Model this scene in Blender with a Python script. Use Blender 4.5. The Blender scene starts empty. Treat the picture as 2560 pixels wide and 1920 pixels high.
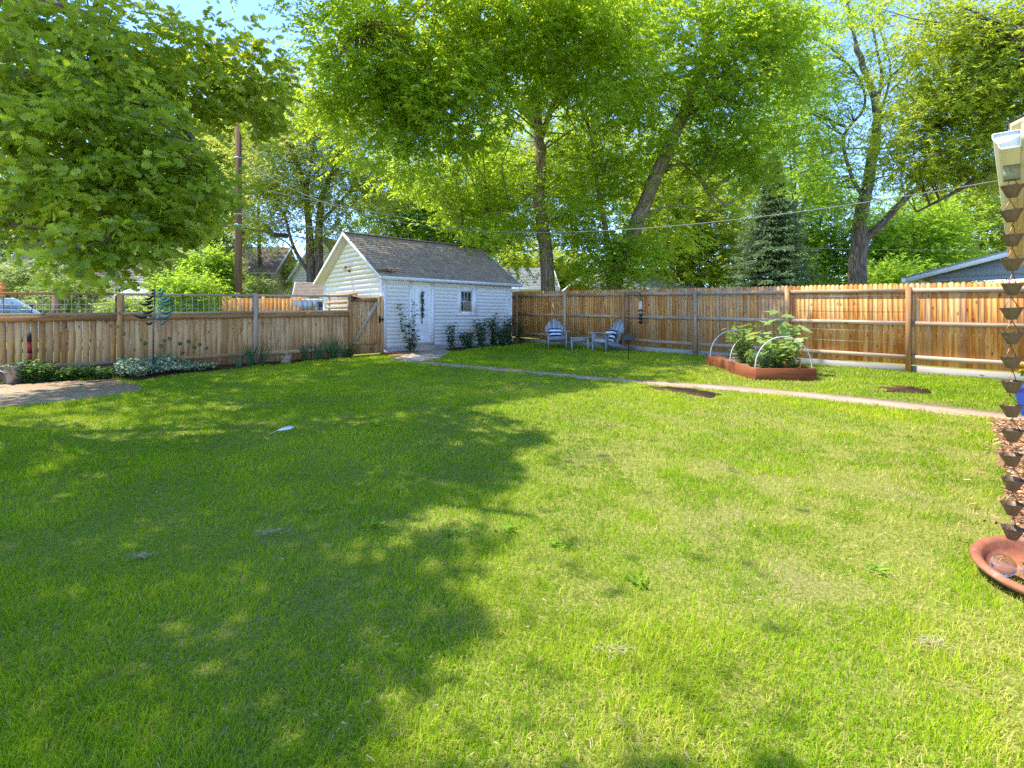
import bpy, math, random
import numpy as np
from mathutils import Vector, Matrix

SC = bpy.context.scene
COL = SC.collection
rnd = random.Random(7)
RNG = np.random.default_rng(11)

# ---------------------------------------------------------------- geometry of the place
F, HZ, CX, H, S = 1340.0, 800.0, 1280.0, 1.47, 0.033      # focal length / horizon in photo pixels, eye height, slope of the yard
YF = 22.0                                                 # the ground levels out beyond this distance


def gz(y):
    return S * min(y, YF)


def G(px, py):                     # ground point seen at a photo pixel
    y = H * F / (py - HZ + S * F)
    return Vector(((px - CX) / F * y, y, S * y))


def V(px, py, y):                  # point at distance y seen at a photo pixel
    return Vector(((px - CX) / F * y, y, H + (HZ - py) / F * y))


LD = Vector((.739, .673, 0))       # along the garage's long wall and the low fence
RD = Vector((.674, -.739, 0))      # along the tall fence, far to near
LN = Vector((.673, -.739, 0))      # garage long wall's outward normal
RN = Vector((-.739, -.674, 0))     # tall fence's inner normal
UP = Vector((0, 0, 1))
C0 = Vector((-3.71, 15.4, 0))      # near corner of the garage


def wall_pt(px, off=0.0, K=27643.0):    # point on the garage long wall line at a photo column
    y = K / (2752.0 - px)
    return Vector(((px - CX) / F * y, y, 0)) + LN * off


# ---------------------------------------------------------------- mesh building
def link(o):
    COL.objects.link(o)
    return o


def tag(o, label=None, cat=None, group=None, kind=None):
    if label: o['label'] = label
    if cat: o['category'] = cat
    if group: o['group'] = group
    if kind: o['kind'] = kind
    return o


def empty(name, loc=(0, 0, 0), label=None, cat=None, group=None, rz=0.0):
    o = bpy.data.objects.new(name, None)
    o.empty_display_size = .1
    o.location = loc
    o.rotation_euler = (0, 0, rz)
    link(o)
    return tag(o, label, cat, group)


def origin_of(o):
    p = Vector((0, 0, 0))
    while o is not None:
        p += Vector(o.location)
        o = o.parent
    return p


def np_mesh(name, co, loops, starts, mat, parent=None, local=False, rn=None, tc=None, aux=None, smooth=False):
    co = np.asarray(co, dtype=np.float32).reshape(-1, 3)
    if parent is not None and not local:
        p = origin_of(parent)
        co = co - np.array(p, dtype=np.float32)
    me = bpy.data.meshes.new(name)
    me.vertices.add(len(co))
    me.vertices.foreach_set('co', co.ravel())
    loops = np.asarray(loops, dtype=np.int32).ravel()
    me.loops.add(len(loops))
    me.loops.foreach_set('vertex_index', loops)
    starts = np.asarray(starts, dtype=np.int32)
    me.polygons.add(len(starts))
    me.polygons.foreach_set('loop_start', starts)
    me.update(calc_edges=True)
    n = len(co)
    if rn is not None:
        a = me.attributes.new('rnd', 'FLOAT', 'POINT')
        a.data.foreach_set('value', np.asarray(rn, dtype=np.float32).ravel())
    if aux is not None:
        a = me.attributes.new('aux', 'FLOAT', 'POINT')
        a.data.foreach_set('value', np.asarray(aux, dtype=np.float32).ravel())
    if tc is not None:
        a = me.attributes.new('tc', 'FLOAT_VECTOR', 'POINT')
        a.data.foreach_set('vector', np.asarray(tc, dtype=np.float32).ravel())
    if smooth:
        me.polygons.foreach_set('use_smooth', np.ones(len(starts), dtype=bool))
    if mat is not None:
        me.materials.append(mat)
    o = bpy.data.objects.new(name, me)
    link(o)
    if parent is not None:
        o.parent = parent
    return o


class MB:
    def __init__(self):
        self.v, self.l, self.s, self.r, self.t, self.a = [], [], [], [], [], []
        self.aux = 0.0

    def add(self, verts, faces, r=None, tc=None):
        b = len(self.v)
        if r is None: r = rnd.random()
        for i, p in enumerate(verts):
            self.v.append((p[0], p[1], p[2]))
            self.r.append(r)
            self.a.append(self.aux)
            self.t.append(tuple(tc[i]) if tc else (p[0], p[1], p[2]))
        for f in faces:
            self.s.append(len(self.l))
            self.l.extend(b + i for i in f)

    def box(self, o, ax, ay, az, r=None):
        o, ax, ay, az = Vector(o), Vector(ax), Vector(ay), Vector(az)
        P, T = [], []
        ls = [ax.length, ay.length, az.length]
        k = ls.index(max(ls))
        oth = [i for i in range(3) if i != k]
        sh = (rnd.random() * 9, rnd.random() * 9, rnd.random() * 9)
        for i in (0, 1):
            for j in (0, 1):
                for m in (0, 1):
                    P.append(o + ax * i + ay * j + az * m)
                    q = (ls[0] * i, ls[1] * j, ls[2] * m)
                    T.append((q[oth[0]] + sh[0], q[oth[1]] + sh[1], q[k] + sh[2]))
        fs = [(0, 1, 3, 2), (4, 6, 7, 5), (0, 4, 5, 1), (2, 3, 7, 6), (0, 2, 6, 4), (1, 5, 7, 3)]
        if ax.cross(ay).dot(az) < 0: fs = [f[::-1] for f in fs]
        self.add(P, fs, r, T)

    def bar(self, p0, p1, w, h, up=UP, r=None):       # box along p0->p1, w sideways, h along up
        p0, p1 = Vector(p0), Vector(p1)
        d = p1 - p0
        s = d.cross(Vector(up)).normalized()
        u = s.cross(d).normalized()
        self.box(p0 - s * w / 2 - u * h / 2, s * w, d, u * h, r)

    def tube(self, pts, rad, n=8, r=None, cap=True, squash=None):
        pts = [Vector(p) for p in pts]
        if not hasattr(rad, '__len__'): rad = [rad] * len(pts)
        V_, T_, F_ = [], [], []
        ref = Vector((.31, .17, .93))
        L = 0.0
        prev = None
        for i, p in enumerate(pts):
            d = (pts[min(i + 1, len(pts) - 1)] - pts[max(i - 1, 0)])
            if d.length < 1e-9: d = Vector((0, 0, 1))
            d.normalize()
            if prev is None:
                x = d.cross(ref if abs(d.dot(ref)) < .95 else Vector((1, 0, 0))).normalized()
            else:
                x = (prev - d * prev.dot(d)).normalized()
            prev = x
            y = d.cross(x)
            if i: L += (pts[i] - pts[i - 1]).length
            for k in range(n):
                a = 2 * math.pi * k / n
                V_.append(p + (x * math.cos(a) + y * math.sin(a)) * rad[i])
                T_.append((math.cos(a) * rad[i], math.sin(a) * rad[i], L))
        for i in range(len(pts) - 1):
            for k in range(n):
                k2 = (k + 1) % n
                F_.append((i * n + k, i * n + k2, (i + 1) * n + k2, (i + 1) * n + k))
        if cap:
            F_.append(tuple(range(n - 1, -1, -1)))
            F_.append(tuple((len(pts) - 1) * n + k for k in range(n)))
        self.add(V_, F_, r, T_)

    def lathe(self, prof, c, n=16, r=None, axis=None, mod=None):
        c = Vector(c)
        z = Vector(axis).normalized() if axis is not None else UP
        x = z.orthogonal().normalized() if axis is not None else Vector((1, 0, 0))
        y = z.cross(x)
        V_, F_ = [], []
        for i, (ra, h) in enumerate(prof):
            for k in range(n):
                a = 2 * math.pi * k / n
                q = ra * (mod(i, a) if mod else 1.0)
                V_.append(c + (x * math.cos(a) + y * math.sin(a)) * q + z * h)
        for i in range(len(prof) - 1):
            for k in range(n):
                k2 = (k + 1) % n
                F_.append((i * n + k, i * n + k2, (i + 1) * n + k2, (i + 1) * n + k))
        if prof[0][0] > 1e-5: F_.append(tuple(range(n - 1, -1, -1)))
        if prof[-1][0] > 1e-5: F_.append(tuple((len(prof) - 1) * n + k for k in range(n)))
        self.add(V_, F_, r)

    def prism(self, poly, ext, r=None):               # closed 3-D polygon swept along ext
        poly = [Vector(p) for p in poly]
        ext = Vector(ext)
        n = len(poly)
        nrm = Vector((0, 0, 0))
        for i in range(n):
            nrm += (poly[i] - poly[0]).cross(poly[(i + 1) % n] - poly[0])
        if nrm.dot(ext) < 0: poly = poly[::-1]
        V_ = poly + [p + ext for p in poly]
        F_ = [tuple(range(n - 1, -1, -1)), tuple(range(n, 2 * n))]
        for i in range(n):
            j = (i + 1) % n
            F_.append((i, j, n + j, n + i))
        self.add(V_, F_, r)

    def ball(self, c, rx, ry=None, rz=None, n=10, m=7, r=None):
        ry = ry or rx
        rz = rz or rx
        c = Vector(c)
        V_, F_ = [], []
        for i in range(1, m):
            t = math.pi * i / m
            for k in range(n):
                a = 2 * math.pi * k / n
                V_.append(c + Vector((rx * math.sin(t) * math.cos(a), ry * math.sin(t) * math.sin(a), rz * math.cos(t))))
        V_ += [c + Vector((0, 0, rz)), c - Vector((0, 0, rz))]
        top, bot = (m - 1) * n, (m - 1) * n + 1
        for k in range(n):
            k2 = (k + 1) % n
            F_.append((top, k, k2))
            F_.append((bot, (m - 2) * n + k2, (m - 2) * n + k))
            for i in range(m - 2):
                F_.append((i * n + k, (i + 1) * n + k, (i + 1) * n + k2, i * n + k2))
        self.add(V_, F_, r)

    def build(self, name, mat, parent=None, local=False, smooth=False):
        return np_mesh(name, self.v, self.l, self.s, mat, parent, local, self.r, self.t, self.a, smooth)


def bevel(o, w=.004, seg=2):
    m = o.modifiers.new('bevel', 'BEVEL')
    m.width = w
    m.segments = seg
    m.limit_method = 'ANGLE'
    return o


def copy_tree(o, parent=None):
    c = o.copy()
    COL.objects.link(c)
    if parent is not None: c.parent = parent
    for ch in list(o.children):
        copy_tree(ch, c)
    return c


# ---------------------------------------------------------------- materials
def N(nt, typ, **kw):
    n = nt.nodes.new(typ)
    for k, v in kw.items():
        if k.startswith('i_'):
            n.inputs[k[2:].replace('_', ' ')].default_value = v
        elif k.startswith('x'):
            n.inputs[int(k[1:])].default_value = v
        else:
            setattr(n, k, v)
    return n


def new_mat(name, rough=.7, spec=.3):
    m = bpy.data.materials.new(name)
    m.use_nodes = True
    nt = m.node_tree
    b = nt.nodes['Principled BSDF']
    b.inputs['Roughness'].default_value = rough
    b.inputs['Specular IOR Level'].default_value = spec
    return m, nt, b


def ramp(nt, fac, stops):
    r = nt.nodes.new('ShaderNodeValToRGB')
    cr = r.color_ramp
    while len(cr.elements) < len(stops): cr.elements.new(.5)
    for e, (p, c) in zip(cr.elements, stops):
        e.position = p
        e.color = (c[0], c[1], c[2], 1)
    nt.links.new(fac, r.inputs['Fac'])
    return r.outputs['Color']


def attr(nt, name, out='Fac'):
    return N(nt, 'ShaderNodeAttribute', attribute_name=name).outputs[out]


def mixc(nt, fac, a, b, mode='MIX'):
    m = N(nt, 'ShaderNodeMix', data_type='RGBA', blend_type=mode)
    for s, i in ((fac, 0), (a, 6), (b, 7)):
        if hasattr(s, 'is_linked') or hasattr(s, 'links'):
            nt.links.new(s, m.inputs[i])
        elif isinstance(s, (int, float)):
            m.inputs[i].default_value = s
        else:
            m.inputs[i].default_value = (s[0], s[1], s[2], 1)
    return m.outputs[2]


def math_(nt, op, a, b=0.0):
    m = N(nt, 'ShaderNodeMath', operation=op)
    for s, i in ((a, 0), (b, 1)):
        if isinstance(s, (int, float)): m.inputs[i].default_value = s
        else: nt.links.new(s, m.inputs[i])
    return m.outputs[0]


def noise(nt, vec, scale, detail=4, rough=.55, out='Fac', mapscale=None):
    if mapscale is not None:
        mp = N(nt, 'ShaderNodeMapping')
        mp.inputs['Scale'].default_value = mapscale
        nt.links.new(vec, mp.inputs['Vector'])
        vec = mp.outputs['Vector']
    n = N(nt, 'ShaderNodeTexNoise')
    n.inputs['Scale'].default_value = scale
    n.inputs['Detail'].default_value = detail
    n.inputs['Roughness'].default_value = rough
    nt.links.new(vec, n.inputs['Vector'])
    return n.outputs[out]


def bump(nt, b, h, strength=.3, dist=.01):
    n = N(nt, 'ShaderNodeBump')
    n.inputs['Strength'].default_value = strength
    n.inputs['Distance'].default_value = dist
    nt.links.new(h, n.inputs['Height'])
    nt.links.new(n.outputs['Normal'], b.inputs['Normal'])


def objco(nt):
    return N(nt, 'ShaderNodeTexCoord').outputs['Object']


def m_wood(name, dark, mid, light, grey=(.30, .27, .23), grey_amt=.3, streak=(.22, .07, .015), streak_amt=.6, knots=True):
    """weathered boards; 'aux' 0..1 shifts a board to the grey, weathered colour; 'tc' z runs along the grain"""
    m, nt, b = new_mat(name, .8, .15)
    tc = attr(nt, 'tc', 'Vector')
    r = attr(nt, 'rnd')
    aux = attr(nt, 'aux')
    comb = N(nt, 'ShaderNodeVectorMath', operation='ADD')
    sc = N(nt, 'ShaderNodeVectorMath', operation='SCALE')
    sc.inputs[0].default_value = (37, 23, 11)
    nt.links.new(r, sc.inputs['Scale'])
    nt.links.new(tc, comb.inputs[0])
    nt.links.new(sc.outputs[0], comb.inputs[1])
    vec = comb.outputs[0]
    grain = noise(nt, vec, 1, 5, .6, mapscale=(60, 60, 2.2))
    broad = noise(nt, vec, 1, 3, .5, mapscale=(9, 9, 1.1))
    g2 = math_(nt, 'ADD', math_(nt, 'MULTIPLY', grain, .55), math_(nt, 'MULTIPLY', broad, .45))
    g3 = math_(nt, 'ADD', g2, math_(nt, 'MULTIPLY', math_(nt, 'SUBTRACT', r, .5), .32))
    col = ramp(nt, g3, [(.28, dark), (.5, mid), (.72, light)])
    st = noise(nt, vec, 1, 3, .5, mapscale=(14, 14, 1.5))
    stf = ramp(nt, st, [(.53, (0, 0, 0)), (.62, (1, 1, 1))])
    col = mixc(nt, math_(nt, 'MULTIPLY', stf, streak_amt), col, streak)
    gn = noise(nt, vec, 1, 4, .6, mapscale=(18, 18, 1.6))
    gf = ramp(nt, math_(nt, 'ADD', gn, math_(nt, 'MULTIPLY', math_(nt, 'SUBTRACT', aux, .5), .55)), [(.38, (0, 0, 0)), (.68, (1, 1, 1))])
    col = mixc(nt, math_(nt, 'MULTIPLY', gf, grey_amt), col, mixc(nt, grain, [c * .75 for c in grey], [c * 1.25 for c in grey]))
    if knots:
        mp = N(nt, 'ShaderNodeMapping')
        mp.inputs['Scale'].default_value = (8, 8, 3.4)
        nt.links.new(vec, mp.inputs['Vector'])
        vo = N(nt, 'ShaderNodeTexVoronoi')
        vo.inputs['Scale'].default_value = 1
        nt.links.new(mp.outputs[0], vo.inputs['Vector'])
        kf = ramp(nt, vo.outputs['Distance'], [(.09, (1, 1, 1)), (.17, (0, 0, 0))])
        col = mixc(nt, math_(nt, 'MULTIPLY', kf, .75), col, (.07, .035, .015))
    nt.links.new(col, b.inputs['Base Color'])
    bump(nt, b, grain, .35, .004)
    return m


def m_paint(name, c, rough=.55, dirt=.25, dirt_col=None, scale=3.0, spec=.3, bump_amt=.1):
    m, nt, b = new_mat(name, rough, spec)
    co = objco(nt)
    n1 = noise(nt, co, scale, 6, .65)
    n2 = noise(nt, co, scale * 9, 3, .6)
    f = ramp(nt, math_(nt, 'ADD', math_(nt, 'MULTIPLY', n1, .7), math_(nt, 'MULTIPLY', n2, .3)), [(.45, (0, 0, 0)), (.75, (1, 1, 1))])
    dc = dirt_col or [x * .6 for x in c]
    col = mixc(nt, math_(nt, 'MULTIPLY', f, dirt), c, dc)
    nt.links.new(col, b.inputs['Base Color'])
    bump(nt, b, n2, bump_amt, .004)
    return m


def m_metal(name, c, rough=.4, var=.35, metallic=1.0):
    m, nt, b = new_mat(name, rough, .5)
    b.inputs['Metallic'].default_value = metallic
    co = objco(nt)
    n = noise(nt, co, 30, 4, .6)
    col = mixc(nt, n, [x * (1 - var) for x in c], [min(1, x * (1 + var)) for x in c])
    nt.links.new(col, b.inputs['Base Color'])
    rr = math_(nt, 'ADD', math_(nt, 'MULTIPLY', n, .3), rough - .12)
    nt.links.new(rr, b.inputs['Roughness'])
    bump(nt, b, n, .1, .002)
    return m


def m_leaf(name, dark, light, trans=None, tfac=.42, spec=.35, rough=.45, alt=None):
    """two-sided leaf; 'rnd' picks the tone of each leaf"""
    m, nt, b = new_mat(name, rough, spec)
    r = attr(nt, 'rnd')
    mid = [(a + c) / 2 for a, c in zip(dark, light)]
    col = ramp(nt, r, [(0, dark), (.5, mid), (.93, light), (1, alt or light)])
    nt.links.new(col, b.inputs['Base Color'])
    t = N(nt, 'ShaderNodeBsdfTranslucent')
    tr = trans or [min(1, c * 1.9) for c in light]
    tcol = mixc(nt, r, [c * .65 for c in tr], tr)
    nt.links.new(tcol, t.inputs['Color'])
    mx = N(nt, 'ShaderNodeMixShader')
    mx.inputs[0].default_value = tfac
    nt.links.new(b.outputs[0], mx.inputs[1])
    nt.links.new(t.outputs[0], mx.inputs[2])
    nt.links.new(mx.outputs[0], nt.nodes['Material Output'].inputs['Surface'])
    return m


def m_bark(name, dark, light, zs=1.6, sc=16):
    m, nt, b = new_mat(name, .9, .1)
    co = attr(nt, 'tc', 'Vector')
    mp = N(nt, 'ShaderNodeMapping')
    mp.inputs['Scale'].default_value = (sc, sc, zs)
    nt.links.new(co, mp.inputs['Vector'])
    vo = N(nt, 'ShaderNodeTexVoronoi', feature='DISTANCE_TO_EDGE')
    vo.inputs['Scale'].default_value = 1.0
    nz = noise(nt, co, 6, 3, .5, out='Color')
    wv = mixc(nt, .35, mp.outputs[0], nz, 'ADD')
    nt.links.new(wv, vo.inputs['Vector'])
    n = noise(nt, co, 1, 5, .65, mapscale=(sc * 1.6, sc * 1.6, zs * 2.2))
    e = ramp(nt, vo.outputs['Distance'], [(.0, (0, 0, 0)), (.22, (1, 1, 1))])
    f = math_(nt, 'MULTIPLY', math_(nt, 'ADD', math_(nt, 'MULTIPLY', e, .6), .4), n)
    col = ramp(nt, f, [(.12, dark), (.5, light), (.8, [min(1, c * 1.3) for c in light])])
    nt.links.new(col, b.inputs['Base Color'])
    bump(nt, b, f, .8, .04)
    return m


def m_shingle(name, c1, c2, c3, tab=.3, course=.14):
    m, nt, b = new_mat(name, .9, .1)
    tc = attr(nt, 'tc', 'Vector')
    br = N(nt, 'ShaderNodeTexBrick')
    br.offset = .5
    br.inputs['Color1'].default_value = (*c1, 1)
    br.inputs['Color2'].default_value = (*c2, 1)
    br.inputs['Mortar'].default_value = (*[c * .35 for c in c1], 1)
    br.inputs['Scale'].default_value = 1.0
    br.inputs['Mortar Size'].default_value = .006
    br.inputs['Brick Width'].default_value = tab
    br.inputs['Row Height'].default_value = course
    nt.links.new(tc, br.inputs['Vector'])
    n = noise(nt, tc, 5, 5, .7)
    g = noise(nt, tc, 160, 2, .5)
    col = mixc(nt, ramp(nt, n, [(.35, (0, 0, 0)), (.7, (1, 1, 1))]), br.outputs['Color'], c3)
    col = mixc(nt, math_(nt, 'MULTIPLY', g, .5), col, [c * .5 for c in c1])
    nt.links.new(col, b.inputs['Base Color'])
    bump(nt, b, g, .4, .004)
    return m


def m_glass_pane(name, c=(.02, .025, .03), rough=.06):
    m, nt, b = new_mat(name, rough, .8)
    n = noise(nt, objco(nt), 2.5, 3, .5)
    col = mixc(nt, n, [x * .5 for x in c], [x * 1.6 for x in c])
    nt.links.new(col, b.inputs['Base Color'])
    return m


def m_soil(name, c1, c2, c3, scale=30, bmp=.8, dist=.02):
    m, nt, b = new_mat(name, .95, .05)
    co = objco(nt)
    n1 = noise(nt, co, scale, 6, .7)
    n2 = noise(nt, co, scale * .12, 4, .6)
    v = N(nt, 'ShaderNodeTexVoronoi')
    v.inputs['Scale'].default_value = scale * 1.6
    nt.links.new(co, v.inputs['Vector'])
    col = ramp(nt, n1, [(.3, c1), (.5, c2), (.72, c3)])
    col = mixc(nt, math_(nt, 'MULTIPLY', n2, .6), col, [c * .7 for c in c2])
    cv = mixc(nt, .35, col, v.outputs['Color'], 'OVERLAY')
    nt.links.new(cv, b.inputs['Base Color'])
    hh = math_(nt, 'ADD', n1, math_(nt, 'MULTIPLY', v.outputs['Distance'], .6))
    bump(nt, b, hh, bmp, dist)
    return m

# ---------------------------------------------------------------- materials used by many things
M = {}
M['fence_tall'] = m_wood('cedar tall fence', (.42, .15, .03), (.72, .33, .09), (.8, .48, .19), grey=(.47, .35, .24), grey_amt=.6, streak=(.5, .15, .02), streak_amt=.8)
M['fence_low'] = m_wood('cedar low fence', (.36, .18, .065), (.6, .335, .145), (.7, .45, .23), grey=(.47, .34, .22), grey_amt=.3, streak=(.36, .16, .045), streak_amt=.7)
M['rail_grey'] = m_wood('weathered rail', (.29, .185, .105), (.47, .335, .215), (.57, .44, .31), grey=(.45, .38, .31), grey_amt=.6, streak=(.38, .18, .06), streak_amt=.35)
M['post_brown'] = m_wood('brown post', (.32, .15, .05), (.5, .265, .11), (.6, .37, .18), grey=(.35, .3, .24), grey_amt=.4, streak=(.3, .12, .03), streak_amt=.3)
M['kick'] = m_wood('kick board', (.22, .18, .14), (.34, .3, .25), (.42, .38, .33), grey=(.33, .31, .29), grey_amt=.6, streak=(.25, .18, .1), streak_amt=.3)
M['alley_fence'] = m_wood('orange cedar', (.42, .17, .04), (.6, .29, .08), (.68, .4, .15), grey_amt=.1, streak=(.4, .13, .02), streak_amt=.4)
M['grey_wood'] = m_wood('silvered wood', (.2, .21, .24), (.36, .37, .4), (.5, .5, .53), grey=(.4, .42, .48), grey_amt=.6, streak=(.26, .22, .2), streak_amt=.3, knots=False)
M['red_wood'] = m_wood('red stained wood', (.2, .06, .025), (.31, .1, .042), (.38, .14, .06), grey=(.35, .2, .12), grey_amt=.25, streak=(.18, .05, .02), streak_amt=.4, knots=False)
M['white'] = m_paint('white paint', (.84, .83, .815), .55, .22, (.66, .63, .58), 2.2)
M['white_trim'] = m_paint('white trim paint', (.85, .84, .825), .5, .18, (.62, .6, .56), 3)
M['black_metal'] = m_metal('black iron', (.02, .02, .022), .5, .4, .6)
M['galv'] = m_metal('galvanised wire', (.45, .46, .47), .45, .2, .9)
M['concrete'] = m_paint('old concrete', (.46, .37, .3), .9, .5, (.28, .23, .19), 4, .1, .5)
M['flagstone'] = m_paint('pink concrete', (.47, .32, .25), .9, .75, (.28, .19, .14), 2.6, .1, .6)
M['foundation'] = m_paint('foundation', (.4, .38, .37), .9, .5, (.22, .21, .21), 6, .1, .6)
M['soil'] = m_soil('dark soil', (.03, .02, .014), (.07, .047, .03), (.13, .09, .06), 34)
M['mulch_dark'] = m_soil('dark mulch', (.05, .025, .018), (.12, .065, .045), (.2, .12, .085), 40)
M['dirt'] = m_soil('dry dirt', (.26, .18, .115), (.44, .32, .21), (.58, .44, .31), 26, .6)
M['mulch_orange'] = m_soil('bark mulch', (.2, .1, .05), (.42, .24, .13), (.6, .4, .25), 30, 1, .03)
M['window'] = m_glass_pane('window glass', (.05, .06, .065))
M['cream'] = m_paint('cream paint', (.72, .62, .38), .5, .3, (.5, .4, .22), 3)

# ---------------------------------------------------------------- noise for scattering
_lat = RNG.random((256, 256))


def vnoise(x, y):
    xi, yi = np.floor(x).astype(int), np.floor(y).astype(int)
    fx, fy = x - xi, y - yi
    fx = fx * fx * (3 - 2 * fx)
    fy = fy * fy * (3 - 2 * fy)
    a = _lat[xi % 256, yi % 256]
    b = _lat[(xi + 1) % 256, yi % 256]
    c = _lat[xi % 256, (yi + 1) % 256]
    d = _lat[(xi + 1) % 256, (yi + 1) % 256]
    return a * (1 - fx) * (1 - fy) + b * fx * (1 - fy) + c * (1 - fx) * fy + d * fx * fy


def fnoise(x, y, s, o=3):
    v, amp, t = 0, 1.0, 0
    for i in range(o):
        v = v + amp * vnoise(x * s + 17 * i, y * s + 31 * i)
        t += amp
        amp *= .5
        s *= 2.03
    return v / t


def inside(poly, x, y):
    r = np.zeros(x.shape, bool)
    n = len(poly)
    for i in range(n):
        x0, y0 = poly[i][0], poly[i][1]
        x1, y1 = poly[(i + 1) % n][0], poly[(i + 1) % n][1]
        if y0 == y1: continue
        c = ((y0 > y) != (y1 > y)) & (x < (x1 - x0) * (y - y0) / (y1 - y0) + x0)
        r ^= c
    return r


# ---------------------------------------------------------------- the ground and what lies flat on it
def ground_mat():
    m, nt, b = new_mat('lawn floor', .95, .05)
    co = objco(nt)
    n1 = noise(nt, co, 55, 4, .7)
    n2 = noise(nt, co, 1.1, 4, .6)
    col = ramp(nt, n1, [(.3, (.10, .13, .02)), (.5, (.23, .25, .045)), (.7, (.42, .37, .13))])
    col = mixc(nt, math_(nt, 'MULTIPLY', ramp(nt, n2, [(.5, (0, 0, 0)), (.72, (1, 1, 1))]), .5), col, (.27, .22, .12))
    nt.links.new(col, b.inputs['Base Color'])
    bump(nt, b, n1, .8, .02)
    return m


def build_ground():
    xs = [-400, -120, -60, -30, -20] + list(np.arange(-16, 16.1, 2)) + [20, 30, 60, 120, 400]
    ys = [-60, -20, -8] + list(np.arange(-4, 22.1, 2)) + [30, 60, 120, 400]
    co = [(x, y, gz(y)) for y in ys for x in xs]
    n = len(xs)
    loops, st = [], []
    for j in range(len(ys) - 1):
        for i in range(n - 1):
            st.append(len(loops))
            loops += [j * n + i, j * n + i + 1, (j + 1) * n + i + 1, (j + 1) * n + i]
    tag(np_mesh('ground', co, loops, st, ground_mat()), kind='structure')


build_ground()


def outline(pts, jit=.03, step=.15):
    out = []
    n = len(pts)
    for i in range(n):
        a, b = Vector(pts[i]), Vector(pts[(i + 1) % n])
        k = max(1, int((b - a).length / step))
        for j in range(k):
            p = a.lerp(b, j / k)
            q = Vector((p.x + rnd.uniform(-jit, jit), p.y + rnd.uniform(-jit, jit), 0))
            q.z = gz(q.y)
            out.append(q)
    return out


def sheet(name, pts, mat, dz, jit=.03, step=.15, thick=.03):
    o = outline(pts, jit, step)
    mb = MB()
    mb.prism([p + UP * (dz - thick) for p in o], UP * thick)
    return o, mb.build(name, mat)


PATCH = []                                    # polygons the grass stays out of
# narrow path across the lawn
cl = [G(*p) for p in ((985, 899), (1120, 912), (1289, 927.5), (1492, 946.5), (1640, 958), (1889, 976), (2179, 1004), (2500, 1041), (2700, 1068))]
wd = [.26, .25, .22, .22, .25, .29, .32, .36, .38]
left, right = [], []
for i, p in enumerate(cl):
    d = (cl[min(i + 1, len(cl) - 1)] - cl[max(i - 1, 0)])
    d.z = 0
    s = Vector((d.y, -d.x, 0)).normalized()
    left.append(p - s * wd[i])
    right.append(p + s * wd[i])
po, o = sheet('path', left + right[::-1], M['flagstone'], .012, .045, .13)
tag(o, kind='structure')
PATCH.append(outline([l.lerp(r, .17) for l, r in zip(left, right)] + [l.lerp(r, .8) for l, r in zip(left, right)][::-1], .07, .12))
po, o = sheet('walkway', [G(*p) for p in ((1029, 866), (1093, 867), (1126, 880), (1098, 897), (1050, 905), (985, 897), (1032, 880))], M['concrete'], .024, .015, .2)
tag(o, kind='structure')
PATCH.append(po)
po, o = sheet('dirt_patch', [G(*p) for p in ((-160, 962), (0, 962), (140, 953), (285, 947), (352, 968), (345, 981), (200, 1000), (60, 1014), (-160, 1040))], M['dirt'], .012, .05)
tag(o, kind='structure')
PATCH.append(po)
fa, fb = wall_pt(-160, .02, 27500), wall_pt(945, .02, 27500)
edge = [G(*p) for p in ((945, 888), (860, 897), (760, 905), (640, 917), (520, 930), (450, 937), (350, 952), (290, 946), (140, 951), (-160, 963))]
po, o = sheet('planting_bed', [Vector((fa.x, fa.y, 0)), Vector((fb.x, fb.y, 0))] + edge, M['soil'], .006, .03)
tag(o, kind='structure')
PATCH.append(po)
w0, w1 = wall_pt(1094, .0), wall_pt(1279, .0)
po, o = sheet('rose_bed', [w0, w1] + [G(*p) for p in ((1296, 858), (1250, 864), (1198, 869), (1150, 878), (1124, 879))], M['soil'], .018, .03)
tag(o, kind='structure')
PATCH.append(po)
w0, w1 = wall_pt(962, .0), wall_pt(1026, .0)
po, o = sheet('vine_bed', [w0, w1] + [G(*p) for p in ((1048, 873), (1040, 884), (985, 893), (960, 888))], M['mulch_orange'], .032, .02)
tag(o, kind='structure')
PATCH.append(po)
for pts in (((1600, 968), (1650, 967), (1740, 976), (1800, 986), (1770, 993), (1690, 983)), ((2205, 968), (2280, 966), (2340, 979), (2300, 984), (2220, 980))):
    po, o = sheet('mulch_patch', [G(*p) for p in pts], M['mulch_dark'], .012, .11, .11)
    tag(o, kind='structure')
    PATCH.append(outline([Vector(p) for p in po[::3]], .16, .08))
po, o = sheet('mulch_bed', [G(*p) for p in ((2475, 1052), (2800, 1062), (3150, 1430), (2560, 1445), (2540, 1330), (2515, 1240), (2505, 1140))], M['mulch_orange'], .015, .05)
tag(o, kind='structure')
PATCH.append(po)
BX0, BX1, BY0, BY1 = 4.56, 5.70, 10.02, 12.62     # raised bed
PATCH.append([(BX0 + .03, BY0 + .03), (BX1 - .03, BY0 + .03), (BX1 - .03, BY1 - .03), (BX0 + .03, BY1 - .03)])


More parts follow.
